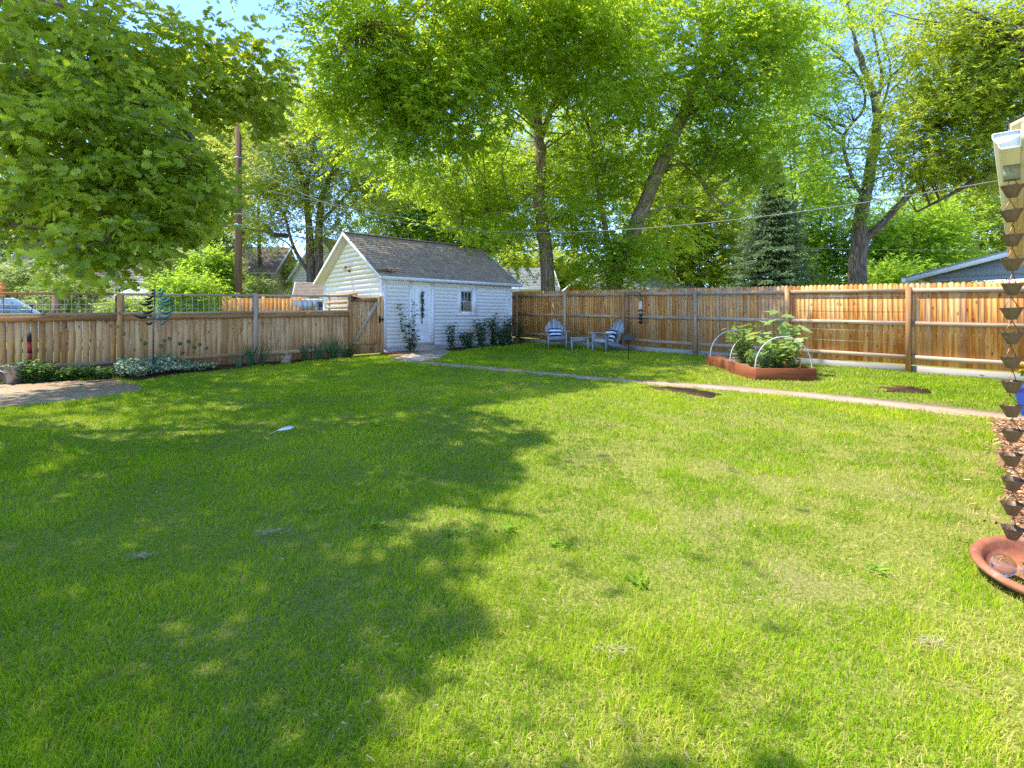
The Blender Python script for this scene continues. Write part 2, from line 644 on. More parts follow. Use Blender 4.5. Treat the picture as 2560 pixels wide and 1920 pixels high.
def m_grass():
    m, nt, b = new_mat('grass blades', .7, .02)
    r = attr(nt, 'rnd')
    a = attr(nt, 'aux')
    g = ramp(nt, r, [(0, (.13, .28, .008)), (.4, (.27, .45, .012)), (.8, (.43, .55, .02)), (1, (.54, .55, .04))])
    col = mixc(nt, a, g, (.66, .53, .17))
    nt.links.new(col, b.inputs['Base Color'])
    t = N(nt, 'ShaderNodeBsdfTranslucent')
    nt.links.new(mixc(nt, .5, col, (.56, .72, .015)), t.inputs['Color'])
    mx = N(nt, 'ShaderNodeMixShader')
    mx.inputs[0].default_value = .35
    nt.links.new(b.outputs[0], mx.inputs[1])
    nt.links.new(t.outputs[0], mx.inputs[2])
    nt.links.new(mx.outputs[0], nt.nodes['Material Output'].inputs['Surface'])
    return m


def blades_mesh(name, x, y, z, hgt, wid, lean, ang, rn, aux, mat):
    n = len(x)
    face = RNG.random(n) * 2 * np.pi
    sx, sy = np.cos(face) * wid / 2, np.sin(face) * wid / 2
    lx, ly = np.cos(ang) * lean * hgt, np.sin(ang) * lean * hgt
    co = np.empty((n, 5, 3), np.float32)
    co[:, 0] = np.stack([x - sx, y - sy, z - .004], 1)
    co[:, 1] = np.stack([x + sx, y + sy, z - .004], 1)
    mz = z + hgt * .55
    mx_, my_ = x + lx * .35, y + ly * .35
    co[:, 2] = np.stack([mx_ - sx * .8, my_ - sy * .8, mz], 1)
    co[:, 3] = np.stack([mx_ + sx * .8, my_ + sy * .8, mz], 1)
    co[:, 4] = np.stack([x + lx, y + ly, z + hgt * np.sqrt(np.maximum(.05, 1 - .6 * lean * lean))], 1)
    base = (np.arange(n) * 5)[:, None]
    loops = (base + np.array([[0, 1, 3, 2, 2, 3, 4]])).ravel()
    starts = ((np.arange(n) * 7)[:, None] + np.array([[0, 4]])).ravel()
    return np_mesh(name, co, loops, starts, mat, rn=np.repeat(rn, 5), aux=np.repeat(aux, 5))


def build_grass(n=620000):
    u = RNG.random(n)
    y0, y1, e = 1.35, 21.5, .35
    y = (y0 ** e + u * (y1 ** e - y0 ** e)) ** (1 / e)
    x = (RNG.random(n) * 2 - 1) * (y * 1.02 + .35)
    keep = np.ones(n, bool)
    for p in PATCH: keep &= ~inside(p, x, y)
    # fence lines and the garage
    keep &= ((x - 8.39) * RN.x + (y - 11.32) * RN.y) > .04
    c = wall_pt(900, .0, 27500)
    keep &= ((x - c.x) * LN.x + (y - c.y) * LN.y) > .03
    # bare and thin spots
    th = fnoise(x, y, .9, 4)
    thin = np.clip((x + 1.2) / 3.0, 0, 1) * np.clip((9.5 - y) / 4.0, .25, 1)
    keep &= RNG.random(n) > thin * np.clip((.35 * th + .65 * fnoise(x + 7, y + 3, 4.2, 3) - .48) * 5, 0, .75)
    x, y, th = x[keep], y[keep], th[keep]
    thin = thin[keep]
    n = len(x)
    c1 = fnoise(x + 50, y, 2.2, 3)
    c2 = fnoise(x, y + 80, .55, 3)
    hgt = (.024 + .026 * np.clip((c1 - .3) * 2, 0, 1)) * (.65 + .7 * RNG.random(n))
    far = np.clip((y - 2) / 10, 0, 1)
    hgt *= 1 + .35 * far
    wid = np.maximum(.0029, .00092 * y) * (.7 + .7 * RNG.random(n))
    lean = .25 + .75 * RNG.random(n)
    ang = 2 * np.pi * (fnoise(x, y, 2.5, 2) * 1.2 + .8 * RNG.random(n))
    rn = np.clip(.34 + (c2 - .5) * 1.1 + (c1 - .5) * .9 + RNG.normal(0, .2, n) + .1 * thin, 0, 1)
    t2 = fnoise(x + 7, y + 3, 4.2, 3)
    pd = .05 + thin * np.clip((.35 * th + .65 * t2 - .44) * 4.5, .04, .5)
    bedd = np.hypot(np.clip(np.abs(x - 5.1) - .6, 0, 9), np.clip(np.abs(y - 11) - 1.2, 0, 9))
    pd = np.maximum(pd, .5 * np.clip(1 - bedd / 1.6, 0, 1))
    aux = (RNG.random(n) < pd) * (.35 + .6 * RNG.random(n))
    lean = np.where(aux > .3, np.minimum(1.1, lean + .35), lean)
    o = blades_mesh('lawn_grass', x, y, S * np.minimum(y, YF), hgt, wid, lean, ang, rn, aux, m_grass())
    tag(o, 'green lawn grass with yellowed dry patches in the sunny part', 'grass', kind='stuff')


build_grass()


def dead_thatch():                             # pale cut stalks lying in the lawn
    n = 6000
    y = (1.4 ** .45 + RNG.random(n) * (10 ** .45 - 1.4 ** .45)) ** (1 / .45)
    x = (RNG.random(n) * 2 - 1) * y
    w = fnoise(x, y, .9, 4)
    k = (RNG.random(n) < np.clip((w - .44) * 4, .03, 1)) & ((x > -.7) | (RNG.random(n) < .06))
    for p in PATCH: k &= ~inside(p, x, y)
    x, y = x[k], y[k]
    n = len(x)
    a = RNG.random(n) * np.pi * 2
    L = .012 + .022 * RNG.random(n)
    z = S * y + .012 + .02 * RNG.random(n)
    wv = np.maximum(.0008, .0003 * y)
    dx, dy = np.cos(a), np.sin(a)
    co = np.empty((n, 4, 3), np.float32)
    co[:, 0] = np.stack([x - dy * wv, y + dx * wv, z], 1)
    co[:, 1] = np.stack([x + dy * wv, y - dx * wv, z], 1)
    co[:, 2] = np.stack([x + dx * L + dy * wv, y + dy * L - dx * wv, z + .012 * RNG.random(n)], 1)
    co[:, 3] = np.stack([x + dx * L - dy * wv, y + dy * L + dx * wv, z + .012 * RNG.random(n)], 1)
    mt = m_paint('straw', (.5, .39, .2), .9, .4)
    o = np_mesh('dry_thatch', co, np.arange(n * 4), np.arange(n) * 4, mt)
    tag(o, 'pale dry grass clippings scattered over the sunny lawn', 'thatch', kind='stuff')


dead_thatch()


# ---------------------------------------------------------------- the tall fence
def tall_fence():
    P0 = Vector((8.39, 11.32, 0))
    root = empty('tall_fence', P0 + UP * gz(P0.y), 'tall cedar board fence with scalloped picket tops along the far side of the lawn', 'fence')
    bay = 2.42
    K0, K1 = -6, 3

    def at(s, h=0.0, off=0.0):
        p = P0 + RD * s + RN * off
        return Vector((p.x, p.y, gz(p.y) + h))

    for k in range(K0, K1):
        a, b = k * bay, (k + 1) * bay
        w = {-6: .4, -5: .4, -4: .22, -3: .42, -2: .58, -1: .1, 0: .42}.get(k, .4)
        mb = MB()
        n = int(round(bay / .0925))
        step = bay / n
        for i in range(n):
            s0 = a + i * step + .0008
            wdt = step - .0016
            dz = rnd.uniform(-.008, .008)
            mb.aux = min(1, max(0, w + rnd.uniform(-.35, .35)))
            zt = 1.875 + dz
            z0 = .16
            r = rnd.random()
            sh = rnd.random() * 9
            prof = [(0, z0), (wdt, z0), (wdt, zt - .05), (wdt * .93, zt - .026), (wdt * .75, zt - .007), (wdt * .5, zt), (wdt * .25, zt - .007), (wdt * .07, zt - .026), (0, zt - .05)]
            th = rnd.uniform(.0, .0015)
            front = [at(s0 + q[0], q[1], .012 + th) for q in prof]
            back = [at(s0 + q[0], q[1], -.006) for q in prof]
            m_ = len(prof)
            fs = [tuple(range(m_)), tuple(range(2 * m_ - 1, m_ - 1, -1))]
            for q in range(m_):
                q2 = (q + 1) % m_
                fs.append((q2, q, m_ + q, m_ + q2))
            tcs = [(q[0] + sh, sh * 2, q[1] + sh) for q in prof] * 2
            mb.add(front + back, fs, r, tcs)
        mb.build('picket_panel', M['fence_tall'], root)
        for (z0, z1) in ((1.675, 1.765), (.985, 1.072), (.275, .362)):
            mb = MB()
            mb.aux = min(1, w + .15)
            mb.box(at(a + .045, z0, .017), RD * (bay - .09) + UP * (gz(at(b).y) - gz(at(a).y)), RN * .04, UP * (z1 - z0))
            mb.build('rail', M['rail_grey'], root)
        mb = MB()
        mb.aux = .7
        mb.box(at(a + .05, -.1, .0), RD * (bay - .1) + UP * (gz(at(b).y) - gz(at(a).y)), RN * .038, UP * .235)
        mb.build('kick_board', M['kick'], root)
    for k in range(K0, K1 + 1):
        mb = MB()
        mb.aux = .3
        zt = 1.79 if k != -1 else 1.8
        mb.box(at(k * bay - .045, -.15, .014), RD * .09, RN * .1, UP * (zt + .15))
        gpost = k in (-4, -2, -5)
        mb.build('post', M['rail_grey'] if gpost else M['post_brown'], root)
    # training wires in the sunny bay
    for z in (1.62, 1.37, .86, .615):
        mb = MB()
        mb.tube([at(-2.32, z, .13), at(-1.2, z - .012, .13), at(-.06, z, .13)], .0028, 5)
        mb.build('wire', M['galv'], root)
    # the narrow gate leaf hardware beside the garage
    mb = MB()
    mb.box(at(-5 * bay - .26, .55, .03), RD * .03, RN * .03, UP * .16)
    mb.build('drop_bolt', M['black_metal'], root)
    mb = MB()
    mb.box(at(-5 * bay - .3, 1.0, .03), RD * .12, RN * .02, UP * .03)
    mb.build('latch', M['black_metal'], root)
    return root


tall_fence()


# ---------------------------------------------------------------- the low fence and its gate
def lf(px, h=0.0, off=0.0, dx=0.0):
    p = wall_pt(px, 0, 27500) + LD * dx + LN * off
    return Vector((p.x, p.y, gz(p.y) + h))


def low_fence():
    posts = [-166, 299, 638, 876]
    base = lf(299)
    root = empty('low_fence', base, 'low cedar fence with wire mesh above a cap rail between lawn and alley', 'fence')

    def seg(a, b, s, h, off):
        p = a.lerp(b, s)
        return Vector((p.x, p.y, gz(p.y) + h)) + LN * off

    for bi in range(3):
        a, b = lf(posts[bi]), lf(posts[bi + 1])
        L = (b - a).length
        dv = (b - a) / L
        e = .05 / L
        n = int(round((L - .1) / .112))
        mb = MB()
        for i in range(n):
            s = e + (1 - 2 * e) * i / n
            wdt = (L - .1) / n - (.006 if bi == 0 else .0022) * rnd.uniform(.3, 1.3)
            mb.aux = rnd.uniform(.1, .7)
            mb.box(seg(a, b, s, -.05, -.012 - rnd.uniform(0, .001)), dv * wdt, LN * .018, UP * 1.195)
        mb.build('board_panel', M['fence_low'], root)
        mb = MB()
        mb.aux = .5
        mb.box(seg(a, b, e, 1.205, -.03), dv * (L - .1), LN * .09, UP * .055)
        mb.build('cap_rail', M['rail_grey'], root)
        mb = MB()
        mb.aux = .2
        mb.box(seg(a, b, e, 1.095, .007), dv * (L - .1), LN * .03, UP * .108)
        mb.build('upper_rail', M['post_brown'], root)
        mb = MB()
        mb.aux = .5
        mb.box(seg(a, b, e, .175, .007), dv * (L - .1), LN * .036, UP * .09)
        mb.build('bottom_rail', M['rail_grey'] if bi == 0 else M['post_brown'], root)
        mb = MB()
        mb.aux = .6 if bi else .3
        mb.box(seg(a, b, e if bi else 0, 1.612, -.03), dv * (L - .1), LN * .075, UP * .05)
        mb.build('top_rail', M['rail_grey'] if bi else M['post_brown'], root)
        mb = MB()
        nv = int(L / .109)
        for i in range(1, nv):
            s = i / nv
            mb.tube([seg(a, b, s, 1.255, .0), seg(a, b, s, 1.62, .0)], .0035, 5, cap=False)
        for h in (1.33, 1.43, 1.53):
            mb.tube([seg(a, b, e, h, .004), seg(a, b, 1 - e, h, .004)], .0035, 5, cap=False)
        mb.build('wire_mesh', M['galv'], root)
        for s in (e, 1 - e - .03 / L):               # thin stops that hold the mesh beside the posts
            mb = MB()
            mb.box(seg(a, b, s, 1.262, -.015), dv * .03, LN * .04, UP * .348)
            mb.build('mesh_stop', M['rail_grey'], root)
    for i, px in enumerate(posts):
        mb = MB()
        mb.aux = .8 if i == 2 else .2
        p = lf(px, -.15, -.05)
        mb.box(p - dv * .047, dv * .094, LN * .1, UP * (1.66 + .15 + (.03 if i == 2 else 0)))
        mb.build('post', M['rail_grey'] if i == 2 else M['post_brown'], root)
    return root


low_fence()


def gate():
    a, b = lf(879.5), lf(957)
    L = (b - a).length
    dv = (b - a) / L
    root = empty('garden_gate', a, 'cedar gate with a diagonal brace and black iron latch beside the white garage', 'gate')

    def at(s, h, off):
        p = a + dv * s
        return Vector((p.x, p.y, gz(p.y) + h)) + LN * off
    mb = MB()
    n = 11
    for i in range(n):
        mb.aux = rnd.uniform(0, .4)
        mb.box(at(.0 + i * (L - .08) / n, .03, -.02), dv * ((L - .1) / n - .004), LN * .018, UP * 1.55)
    mb.build('board_panel', M['fence_low'], root)
    mb = MB()
    mb.box(at(.02, 1.5, .0), dv * (L - .2), LN * .036, UP * .1)
    mb.box(at(.02, .29, .0), dv * (L - .2), LN * .036, UP * .1)
    mb.box(at(L - .19, .29, .0), dv * .1, LN * .042, UP * 1.33)
    mb.build('gate_frame', M['post_brown'], root)
    mb = MB()
    mb.aux = .5
    mb.bar(at(.1, .42, .02), at(L - .2, 1.47, .02), .1, .036, LN)
    mb.build('brace', M['rail_grey'], root)
    mb = MB()
    mb.box(at(L - .075, -.1, -.04), dv * .075, LN * .09, UP * 1.75)
    mb.build('latch_post', M['post_brown'], root)
    mb = MB()
    q = at(.0, 1.57, .04)
    mb.prism([q + UP * .075, q - UP * .085, q + dv * .06 - UP * .02, q + dv * .26 + UP * .012, q + dv * .06 + UP * .05], LN * .008)
    mb.box(q - dv * .06 - UP * .085, dv * .055, LN * .01, UP * .17)
    mb.build('hinge', M['black_metal'], root)
    mb = MB()
    q = at(L - .13, .98, .045)
    mb.box(q - UP * .1 - dv * .018, dv * .036, LN * .012, UP * .2)
    mb.tube([q - UP * .07, q - UP * .05 + LN * .05, q + UP * .05 + LN * .05, q + UP * .07], .012, 6)
    mb.tube([q + LN * .02 - dv * .03, q + LN * .02 + dv * .13], .013, 6)
    mb.tube([q + dv * .09 - UP * .05 + LN * .02, q + dv * .09 + UP * .05 + LN * .02], .014, 6)
    mb.build('latch', M['black_metal'], root)


gate()

# ---------------------------------------------------------------- siding, shingles and houses
def laps(mb, p0, d, n, z0, z1, tmin, tmax, lap=.113, holes=(), lip=.013):
    """lap siding on a wall: p0 at its start (z ignored), d along it, n outward; tmin / tmax(z) bound the wall; holes: (t0, t1, z0, z1)"""
    z = z0
    while z < z1 - 1e-4:
        zb, zt = z, min(z + lap, z1)
        zm = (zb + zt) / 2
        iv = [(tmin(zm), tmax(zm))]
        for (h0, h1, a, b) in holes:
            if a < zm < b:
                nx = []
                for (s, e) in iv:
                    if h1 <= s or h0 >= e: nx.append((s, e))
                    else:
                        if h0 > s: nx.append((s, h0))
                        if h1 < e: nx.append((h1, e))
                iv = nx
        for (s, e) in iv:
            if e - s < .02: continue
            k0, k1 = (tmin(zb), tmin(zt)) if abs(s - tmin(zm)) < 1e-6 else (s, s)
            k2, k3 = (tmax(zb), tmax(zt)) if abs(e - tmax(zm)) < 1e-6 else (e, e)
            B = lambda t, zz, o: Vector((p0[0], p0[1], 0)) + d * t + n * o + UP * zz
            P = [B(k0, zb, lip), B(k2, zb, lip), B(k3, zt, .002), B(k1, zt, .002), B(k0, zb, 0), B(k2, zb, 0)]
            mb.add(P, [(0, 1, 2, 3), (4, 5, 1, 0)], None, [(s, 0, zb), (e, 0, zb), (e, 0, zt), (s, 0, zt), (s, 0, zb), (e, 0, zb)])
        z += lap


def slope(mb, e0, e1, r0, r1, course=.14, lift=.008):
    """shingle courses on the slope with eave e0-e1 and ridge r0-r1"""
    e0, e1, r0, r1 = map(Vector, (e0, e1, r0, r1))
    nrm = (e1 - e0).cross(r0 - e0).normalized()
    if nrm.z < 0: nrm = -nrm
    Ls = ((r0 + r1) / 2 - (e0 + e1) / 2).length
    n = max(1, int(Ls / course))
    W = (e1 - e0).length
    for i in range(n):
        a, b = i / n, (i + 1) / n
        p0, p1 = e0.lerp(r0, a), e1.lerp(r1, a)
        q0, q1 = e0.lerp(r0, b), e1.lerp(r1, b)
        P = [p0 + nrm * lift, p1 + nrm * lift, q1, q0, p0, p1]
        T = [(0, i * course, 0), (W, i * course, 0), (W, (i + 1) * course - .002, 0), (0, (i + 1) * course - .002, 0), (0, i * course, 0), (W, i * course, 0)]
        fs = [(0, 1, 2, 3), (4, 5, 1, 0)]
        if (e1 - e0).cross(r0 - e0).z < 0: fs = [f[::-1] for f in fs]
        mb.add(P, fs, None, T)


def frame_rect(mb, p, d, n, w, h, t, out):          # four boards round an opening, lower-left corner p
    mb.box(p - d * t - UP * t, d * t, n * out, UP * (h + 2 * t))
    mb.box(p + d * w - UP * t, d * t, n * out, UP * (h + 2 * t))
    mb.box(p + UP * h, d * w, n * out, UP * t)
    mb.box(p - UP * t, d * w, n * out, UP * t)


M['shingle'] = m_shingle('brown grey shingle', (.33, .26, .2), (.22, .18, .14), (.42, .33, .26))
M['shingle_light'] = m_shingle('pale grey shingle', (.38, .37, .38), (.3, .3, .31), (.44, .43, .43))
M['shingle_tan'] = m_shingle('tan shingle', (.33, .25, .21), (.26, .2, .17), (.38, .29, .25))
M['siding_brown'] = m_paint('brown siding', (.3, .22, .16), .7, .3, scale=2)
M['trim_cream'] = m_paint('cream trim', (.6, .55, .45), .6, .2)
M['soffit'] = m_paint('cream soffit', (.66, .6, .5), .7, .3, (.5, .42, .32))
M['siding_greyblue'] = m_paint('grey siding', (.30, .32, .33), .7, .25)
M['fascia_white'] = m_paint('white fascia', (.72, .75, .8), .5, .2)


def garage():
    Lw, Wd = 4.98, 4.1
    zf, zs = .675, 2.64                     # top of foundation, top of wall
    RDn = -RN.copy()                        # from the near corner away along the gable
    gd = Vector((-.673, .739, 0))
    gn = -LD
    A = C0.copy()
    B = A + LD * Lw
    C = A + gd * Wd
    D = B + gd * Wd
    root = empty('white_garage', Vector((A.x, A.y, gz(A.y))), 'white lap sided garage with grey shingle gable roof at the end of the lawn', 'garage')
    P = lambda p, h: Vector((p.x, p.y, h))
    apex_z, eave_z = 4.2, 2.72
    # foundation
    mb = MB()
    for p, d, L, n in ((A, LD, Lw, LN), (A, gd, Wd, gn), (B, gd, Wd, LD), (C, LD, Lw, gd)):
        mb.box(P(p, .2) - n * .1, d * L, n * .11, UP * (zf - .2))
    mb.build('foundation', M['foundation'], root)
    # walls
    dh = (.88, 1.76, .5, 2.66)              # door opening with trim along the wall
    wh = (2.66, 3.44, 1.66, 2.53)
    mb = MB()
    laps(mb, A, LD, LN, zf, zs, lambda z: 0, lambda z: Lw, holes=(dh, wh), lip=.004)
    laps(mb, B, gd, LD, zf, zs, lambda z: 0, lambda z: Wd)
    hw = Wd / 2
    rise = (apex_z - .1 - zs)
    laps(mb, A, gd, gn, zf, apex_z - .1, lambda z: max(0, (z - zs) / rise * hw), lambda z: Wd - max(0, (z - zs) / rise * hw), lap=.145, lip=.005)
    laps(mb, B, gd, LD, zs, apex_z - .1, lambda z: max(0, (z - zs) / rise * hw), lambda z: Wd - max(0, (z - zs) / rise * hw))
    mb.box(P(C, zf), LD * Lw, -gd * .02, UP * (zs - zf))
    mb.build('wall', M['white'], root)
    mb = MB()
    mb.prism([P(A, zf) + LD * .12 + gd * .05, P(A, zs) + LD * .12 + gd * .05, P(A + gd * hw, apex_z - .2) + LD * .12, P(C, zs) + LD * .12 - gd * .05, P(C, zf) + LD * .12 - gd * .05], LD * (Lw - .24))
    mb.build('inner_shell', M['soffit'], root)
    for p, d, n in ((A, LD, LN), (B - LD * .1, LD, LN), (A, gd, gn), (C - gd * .1, gd, gn)):
        mb = MB()
        mb.box(P(p, zf) + n * .002, d * .1, n * .022, UP * (zs - zf))
        mb.build('corner_board', M['white_trim'], root)
    mb = MB()
    mb.box(P(A + LD * .1, zs - .1) + LN * .003, LD * (Lw - .2), LN * .018, UP * .1)
    mb.build('frieze_board', M['white_trim'], root)
    # roof
    ov, side = .27, .25
    pitch = (apex_z - eave_z) / (hw + side)
    E0 = P(A - LD * ov + LN * side, eave_z)
    E1 = P(B + LD * ov + LN * side, eave_z)
    F0 = P(C - LD * ov - LN * side, eave_z)
    F1 = P(D + LD * ov - LN * side, eave_z)
    R0 = P(A - LD * ov + gd * hw, apex_z)
    R1 = P(B + LD * ov + gd * hw, apex_z)
    mb = MB()
    slope(mb, E0, E1, R0, R1)
    slope(mb, F1, F0, R1, R0)
    mb.bar(R0 + UP * .012 , R1 + UP * .012, .26, .03)
    rf = mb.build('roof', M['shingle'], root)
    mb = MB()
    for (e0, e1, r0, r1) in ((E0, E1, R0, R1), (F0, F1, R0, R1)):
        nn = (e1 - e0).cross(r0 - e0).normalized()
        if nn.z < 0: nn = -nn
        q = [p - nn * .004 for p in (e0, e1, r1, r0)]
        mb.prism(q, -nn * .022)
    mb.build('roof_deck', M['soffit'], rf)
    for (e, r) in ((E0, R0), (F0, R0), (E1, R1), (F1, R1)):
        mb = MB()
        out = -LD if e in (E0, F0) else LD
        a = Vector(e) - UP * .09 + out * .002
        b = Vector(r) - UP * .09 + out * .002
        mb.prism([a, a + UP * .105, b + UP * .105, b], -out * .022)
        mb.build('rake_board', M['white_trim'], rf)
    mb = MB()
    mb.box(E0 - UP * .1 - LN * .025, (E1 - E0), LN * .02, UP * .09)
    mb.build('fascia', M['white_trim'], rf)
    mb = MB()                                # gutter: an open trough
    g = [(0, 0), (.07, 0), (.095, .045), (.1, .085), (.092, .085), (.085, .05), (.066, .008), (.008, .008), (.008, .085), (0, .085)]
    b0 = E0 - UP * .095 - LN * .003 + LD * .02
    mb.prism([b0 + LN * q[0] + UP * q[1] for q in g], (E1 - E0) - LD * .04)
    mb.box(b0 + UP * .004 + LN * .005, LD * .004, LN * .085, UP * .07)
    gut = mb.build('gutter', M['fascia_white'], root)
    mb = MB()
    t = E1 - LD * .12 + LN * .04 - UP * .1
    w = P(B, 2.45) - LD * .06 + LN * .07
    mb.tube([t, t - UP * .1, t.lerp(w, .5) - UP * .05, w, P(w, 2.2), P(w, .85), P(w, .75) + LN * .06], .034, 8)
    mb.build('downspout', M['fascia_white'], gut, smooth=True)
    # door
    z0, z1 = .78, 2.6
    at = lambda t, z, o: P(A + LD * t, z) + LN * o
    mb = MB()
    mb.box(at(.97, z0, -.05), LD * .67, LN * .04, UP * (z1 - z0))
    for (a, b, c, d) in ((.97, .1, z0, z1), (1.54, .1, z0, z1)):
        mb.box(at(a, c, -.0095), LD * b, LN * .012, UP * (d - c))
    for (c, d) in ((z0, z0 + .2), (z1 - .12, z1), (1.32, 1.5), (1.62, 1.7)):
        mb.box(at(1.071, c, -.0095), LD * .468, LN * .011, UP * (d - c))
    door = mb.build('door', M['white_trim'], root)
    bevel(door, .003, 1)
    mb = MB()
    mb.ball(at(1.02, 1.42, .035), .028, n=8, m=6)
    mb.box(at(1.0, 1.36, .003), LD * .04, LN * .006, UP * .16)
    mb.build('door_knob', M['galv'], door)
    mb = MB()
    mb.box(at(.88, .66, -.05), LD * .085, LN * .075, UP * 2.0)
    mb.box(at(1.645, .66, -.05), LD * .115, LN * .075, UP * 2.0)
    mb.box(at(.966, z1 + .004, -.05), LD * .678, LN * .073, UP * .055)
    mb.build('door_frame', M['white_trim'], root)
    mb = MB()
    mb.box(at(.8, .3, -.02), LD * 1.05, LN * .16, UP * .4)
    mb.box(at(.93, .7, -.02), LD * .8, LN * .1, UP * .075)
    mb.build('door_step', M['concrete'], root)
    # window
    mb = MB()
    mb.box(at(2.66, 1.66, -.02), LD * .125, LN * .045, UP * .87)
    mb.box(at(3.24, 1.66, -.02), LD * .2, LN * .045, UP * .87)
    mb.box(at(2.787, 2.4, -.02), LD * .452, LN * .043, UP * .13)
    mb.box(at(2.63, 1.62, -.02), LD * .84, LN * .075, UP * .042)
    mb.box(at(2.787, 1.665, -.02), LD * .452, LN * .04, UP * .07)
    win = mb.build('window', M['white_trim'], root)
    mb = MB()
    mb.box(at(2.79, 1.74, -.028), LD * .445, LN * .01, UP * .66)
    mb.build('pane', M['window'], win)
    mb = MB()
    for (t, w_, c, d) in ((2.79, .025, 1.74, 2.4), (3.205, .03, 1.74, 2.4), (2.925, .016, 2.07, 2.4), (3.06, .016, 2.07, 2.4), (2.9, .016, 1.74, 2.05)):
        mb.box(at(t, c, -.017), LD * w_, LN * .012, UP * (d - c))
    for c in (1.74, 2.05, 2.372):
        mb.box(at(2.816, c, -.0165), LD * .388, LN * .014, UP * .027)
    mb.build('sash', M['trim_cream'], win)
    mb = MB()
    for i in range(8):                       # curtain folds seen through the lower pane
        mb.box(at(2.93 + i * .034, 1.75, -.0175), LD * .031, LN * .003, UP * .3)
    mb.build('curtain', m_paint('curtain', (.28, .21, .14), .9, .3), win)
    # strip trim beside the window and the conduit near the corner
    mb = MB()
    mb.box(at(Lw - .24, .72, .015), LD * .02, LN * .02, UP * 1.85)
    mb.build('conduit', M['white_trim'], root)
    mb = MB()
    mb.box(at(.855, .72, .016), LD * .012, LN * .012, UP * 1.92)
    mb.build('conduit', M['white_trim'], root)
    # lamp on the gable
    lp = P(A + gd * 2.1, 3.02) + gn * .02
    mb = MB()
    mb.lathe([(.05, 0), (.05, .02), (.015, .03)], lp, 10, axis=gn)
    mb.tube([lp + gn * .02, lp + gn * .12 + UP * .02, lp + gn * .16 + UP * .09, lp + gn * .16 + UP * .13], .011, 6)
    mb.lathe([(.0, .13), (.03, .12), (.095, .06), (.1, .055), (.0, .065)], lp + gn * .16 + UP * .03, 12)
    lm = mb.build('lamp', m_metal('bronze', (.12, .08, .05), .5), root)
    mb = MB()
    mb.ball(lp + gn * .16 + UP * .03, .062, .062, .085, 10, 7)
    mb.build('lamp_globe', m_paint('frosted amber glass', (.75, .6, .32), .3, .1), lm, smooth=True)
    return root, A, B, gd, gn, at, E0


GAR, GA, GB, GD_, GN_, garage_at, EAVE = garage()


def slat_screen():
    p = GA + GN_ * .35 + GD_ * .95
    base = Vector((p.x, p.y, gz(p.y)))
    root = empty('slat_screen', base, 'open screen of horizontal timber slats standing before the garage gable', 'screen')
    for z in (1.53, 1.66, 1.82, 1.98, 2.2):
        mb = MB()
        mb.box(Vector((p.x, p.y, z)), GD_ * 2.0, GN_ * .03, UP * (.085 if z < 2.1 else .09))
        mb.build('slat', M['post_brown'], root)
    for t in (.02, 1.94):
        mb = MB()
        mb.box(Vector((p.x, p.y, .3)) + GD_ * t - GN_ * .05, GD_ * .05, GN_ * .046, UP * 2.0)
        mb.build('post', M['post_brown'], root)


slat_screen()


def door_garland():
    p = garage_at(1.3, 2.43, .03)
    root = empty('door_garland', p, 'long dark seed pod garland hanging on the white garage door', 'garland')
    mb = MB()
    mb.tube([p, p - UP * .12], .004, 5)
    mb.tube([p - UP * .1, p - UP * .98], .012, 6)
    for i in range(150):
        t = rnd.random()
        c = p - UP * (.12 + .8 * t) + LD * rnd.gauss(0, .019) + LN * rnd.uniform(.01, .05)
        d = Vector((rnd.gauss(0, 1), rnd.gauss(0, 1), rnd.gauss(.5, .8))).normalized()
        mb.bar(c, c + d * rnd.uniform(.03, .06), .018, .008, LN)
    mb.build('pods', m_paint('dark pods', (.07, .06, .05), .8, .4), root)
    mb = MB()
    mb.lathe([(.0, -.1), (.016, -.09), (.016, -.02), (.004, 0)], p - UP * .96, 8)
    mb.build('bell', M['black_metal'], root)


door_garland()


def roof_leaves():
    c = EAVE + LD * .35 - LN * .16 + UP * .12
    mb = MB()
    for i in range(130):
        q = c + LD * rnd.gauss(0, .16) - LN * abs(rnd.gauss(0, .07)) + UP * rnd.uniform(-.03, .07)
        d = Vector((rnd.gauss(0, 1), rnd.gauss(0, 1), rnd.gauss(0, .7))).normalized()
        mb.bar(q, q + d * rnd.uniform(.04, .09), .035, .006)
    tag(mb.build('leaf_litter', m_leaf('dry leaves', (.16, .09, .04), (.45, .3, .13), tfac=.2)), 'clump of dry brown leaves caught at the garage eave', 'leaf litter', kind='stuff')


roof_leaves()


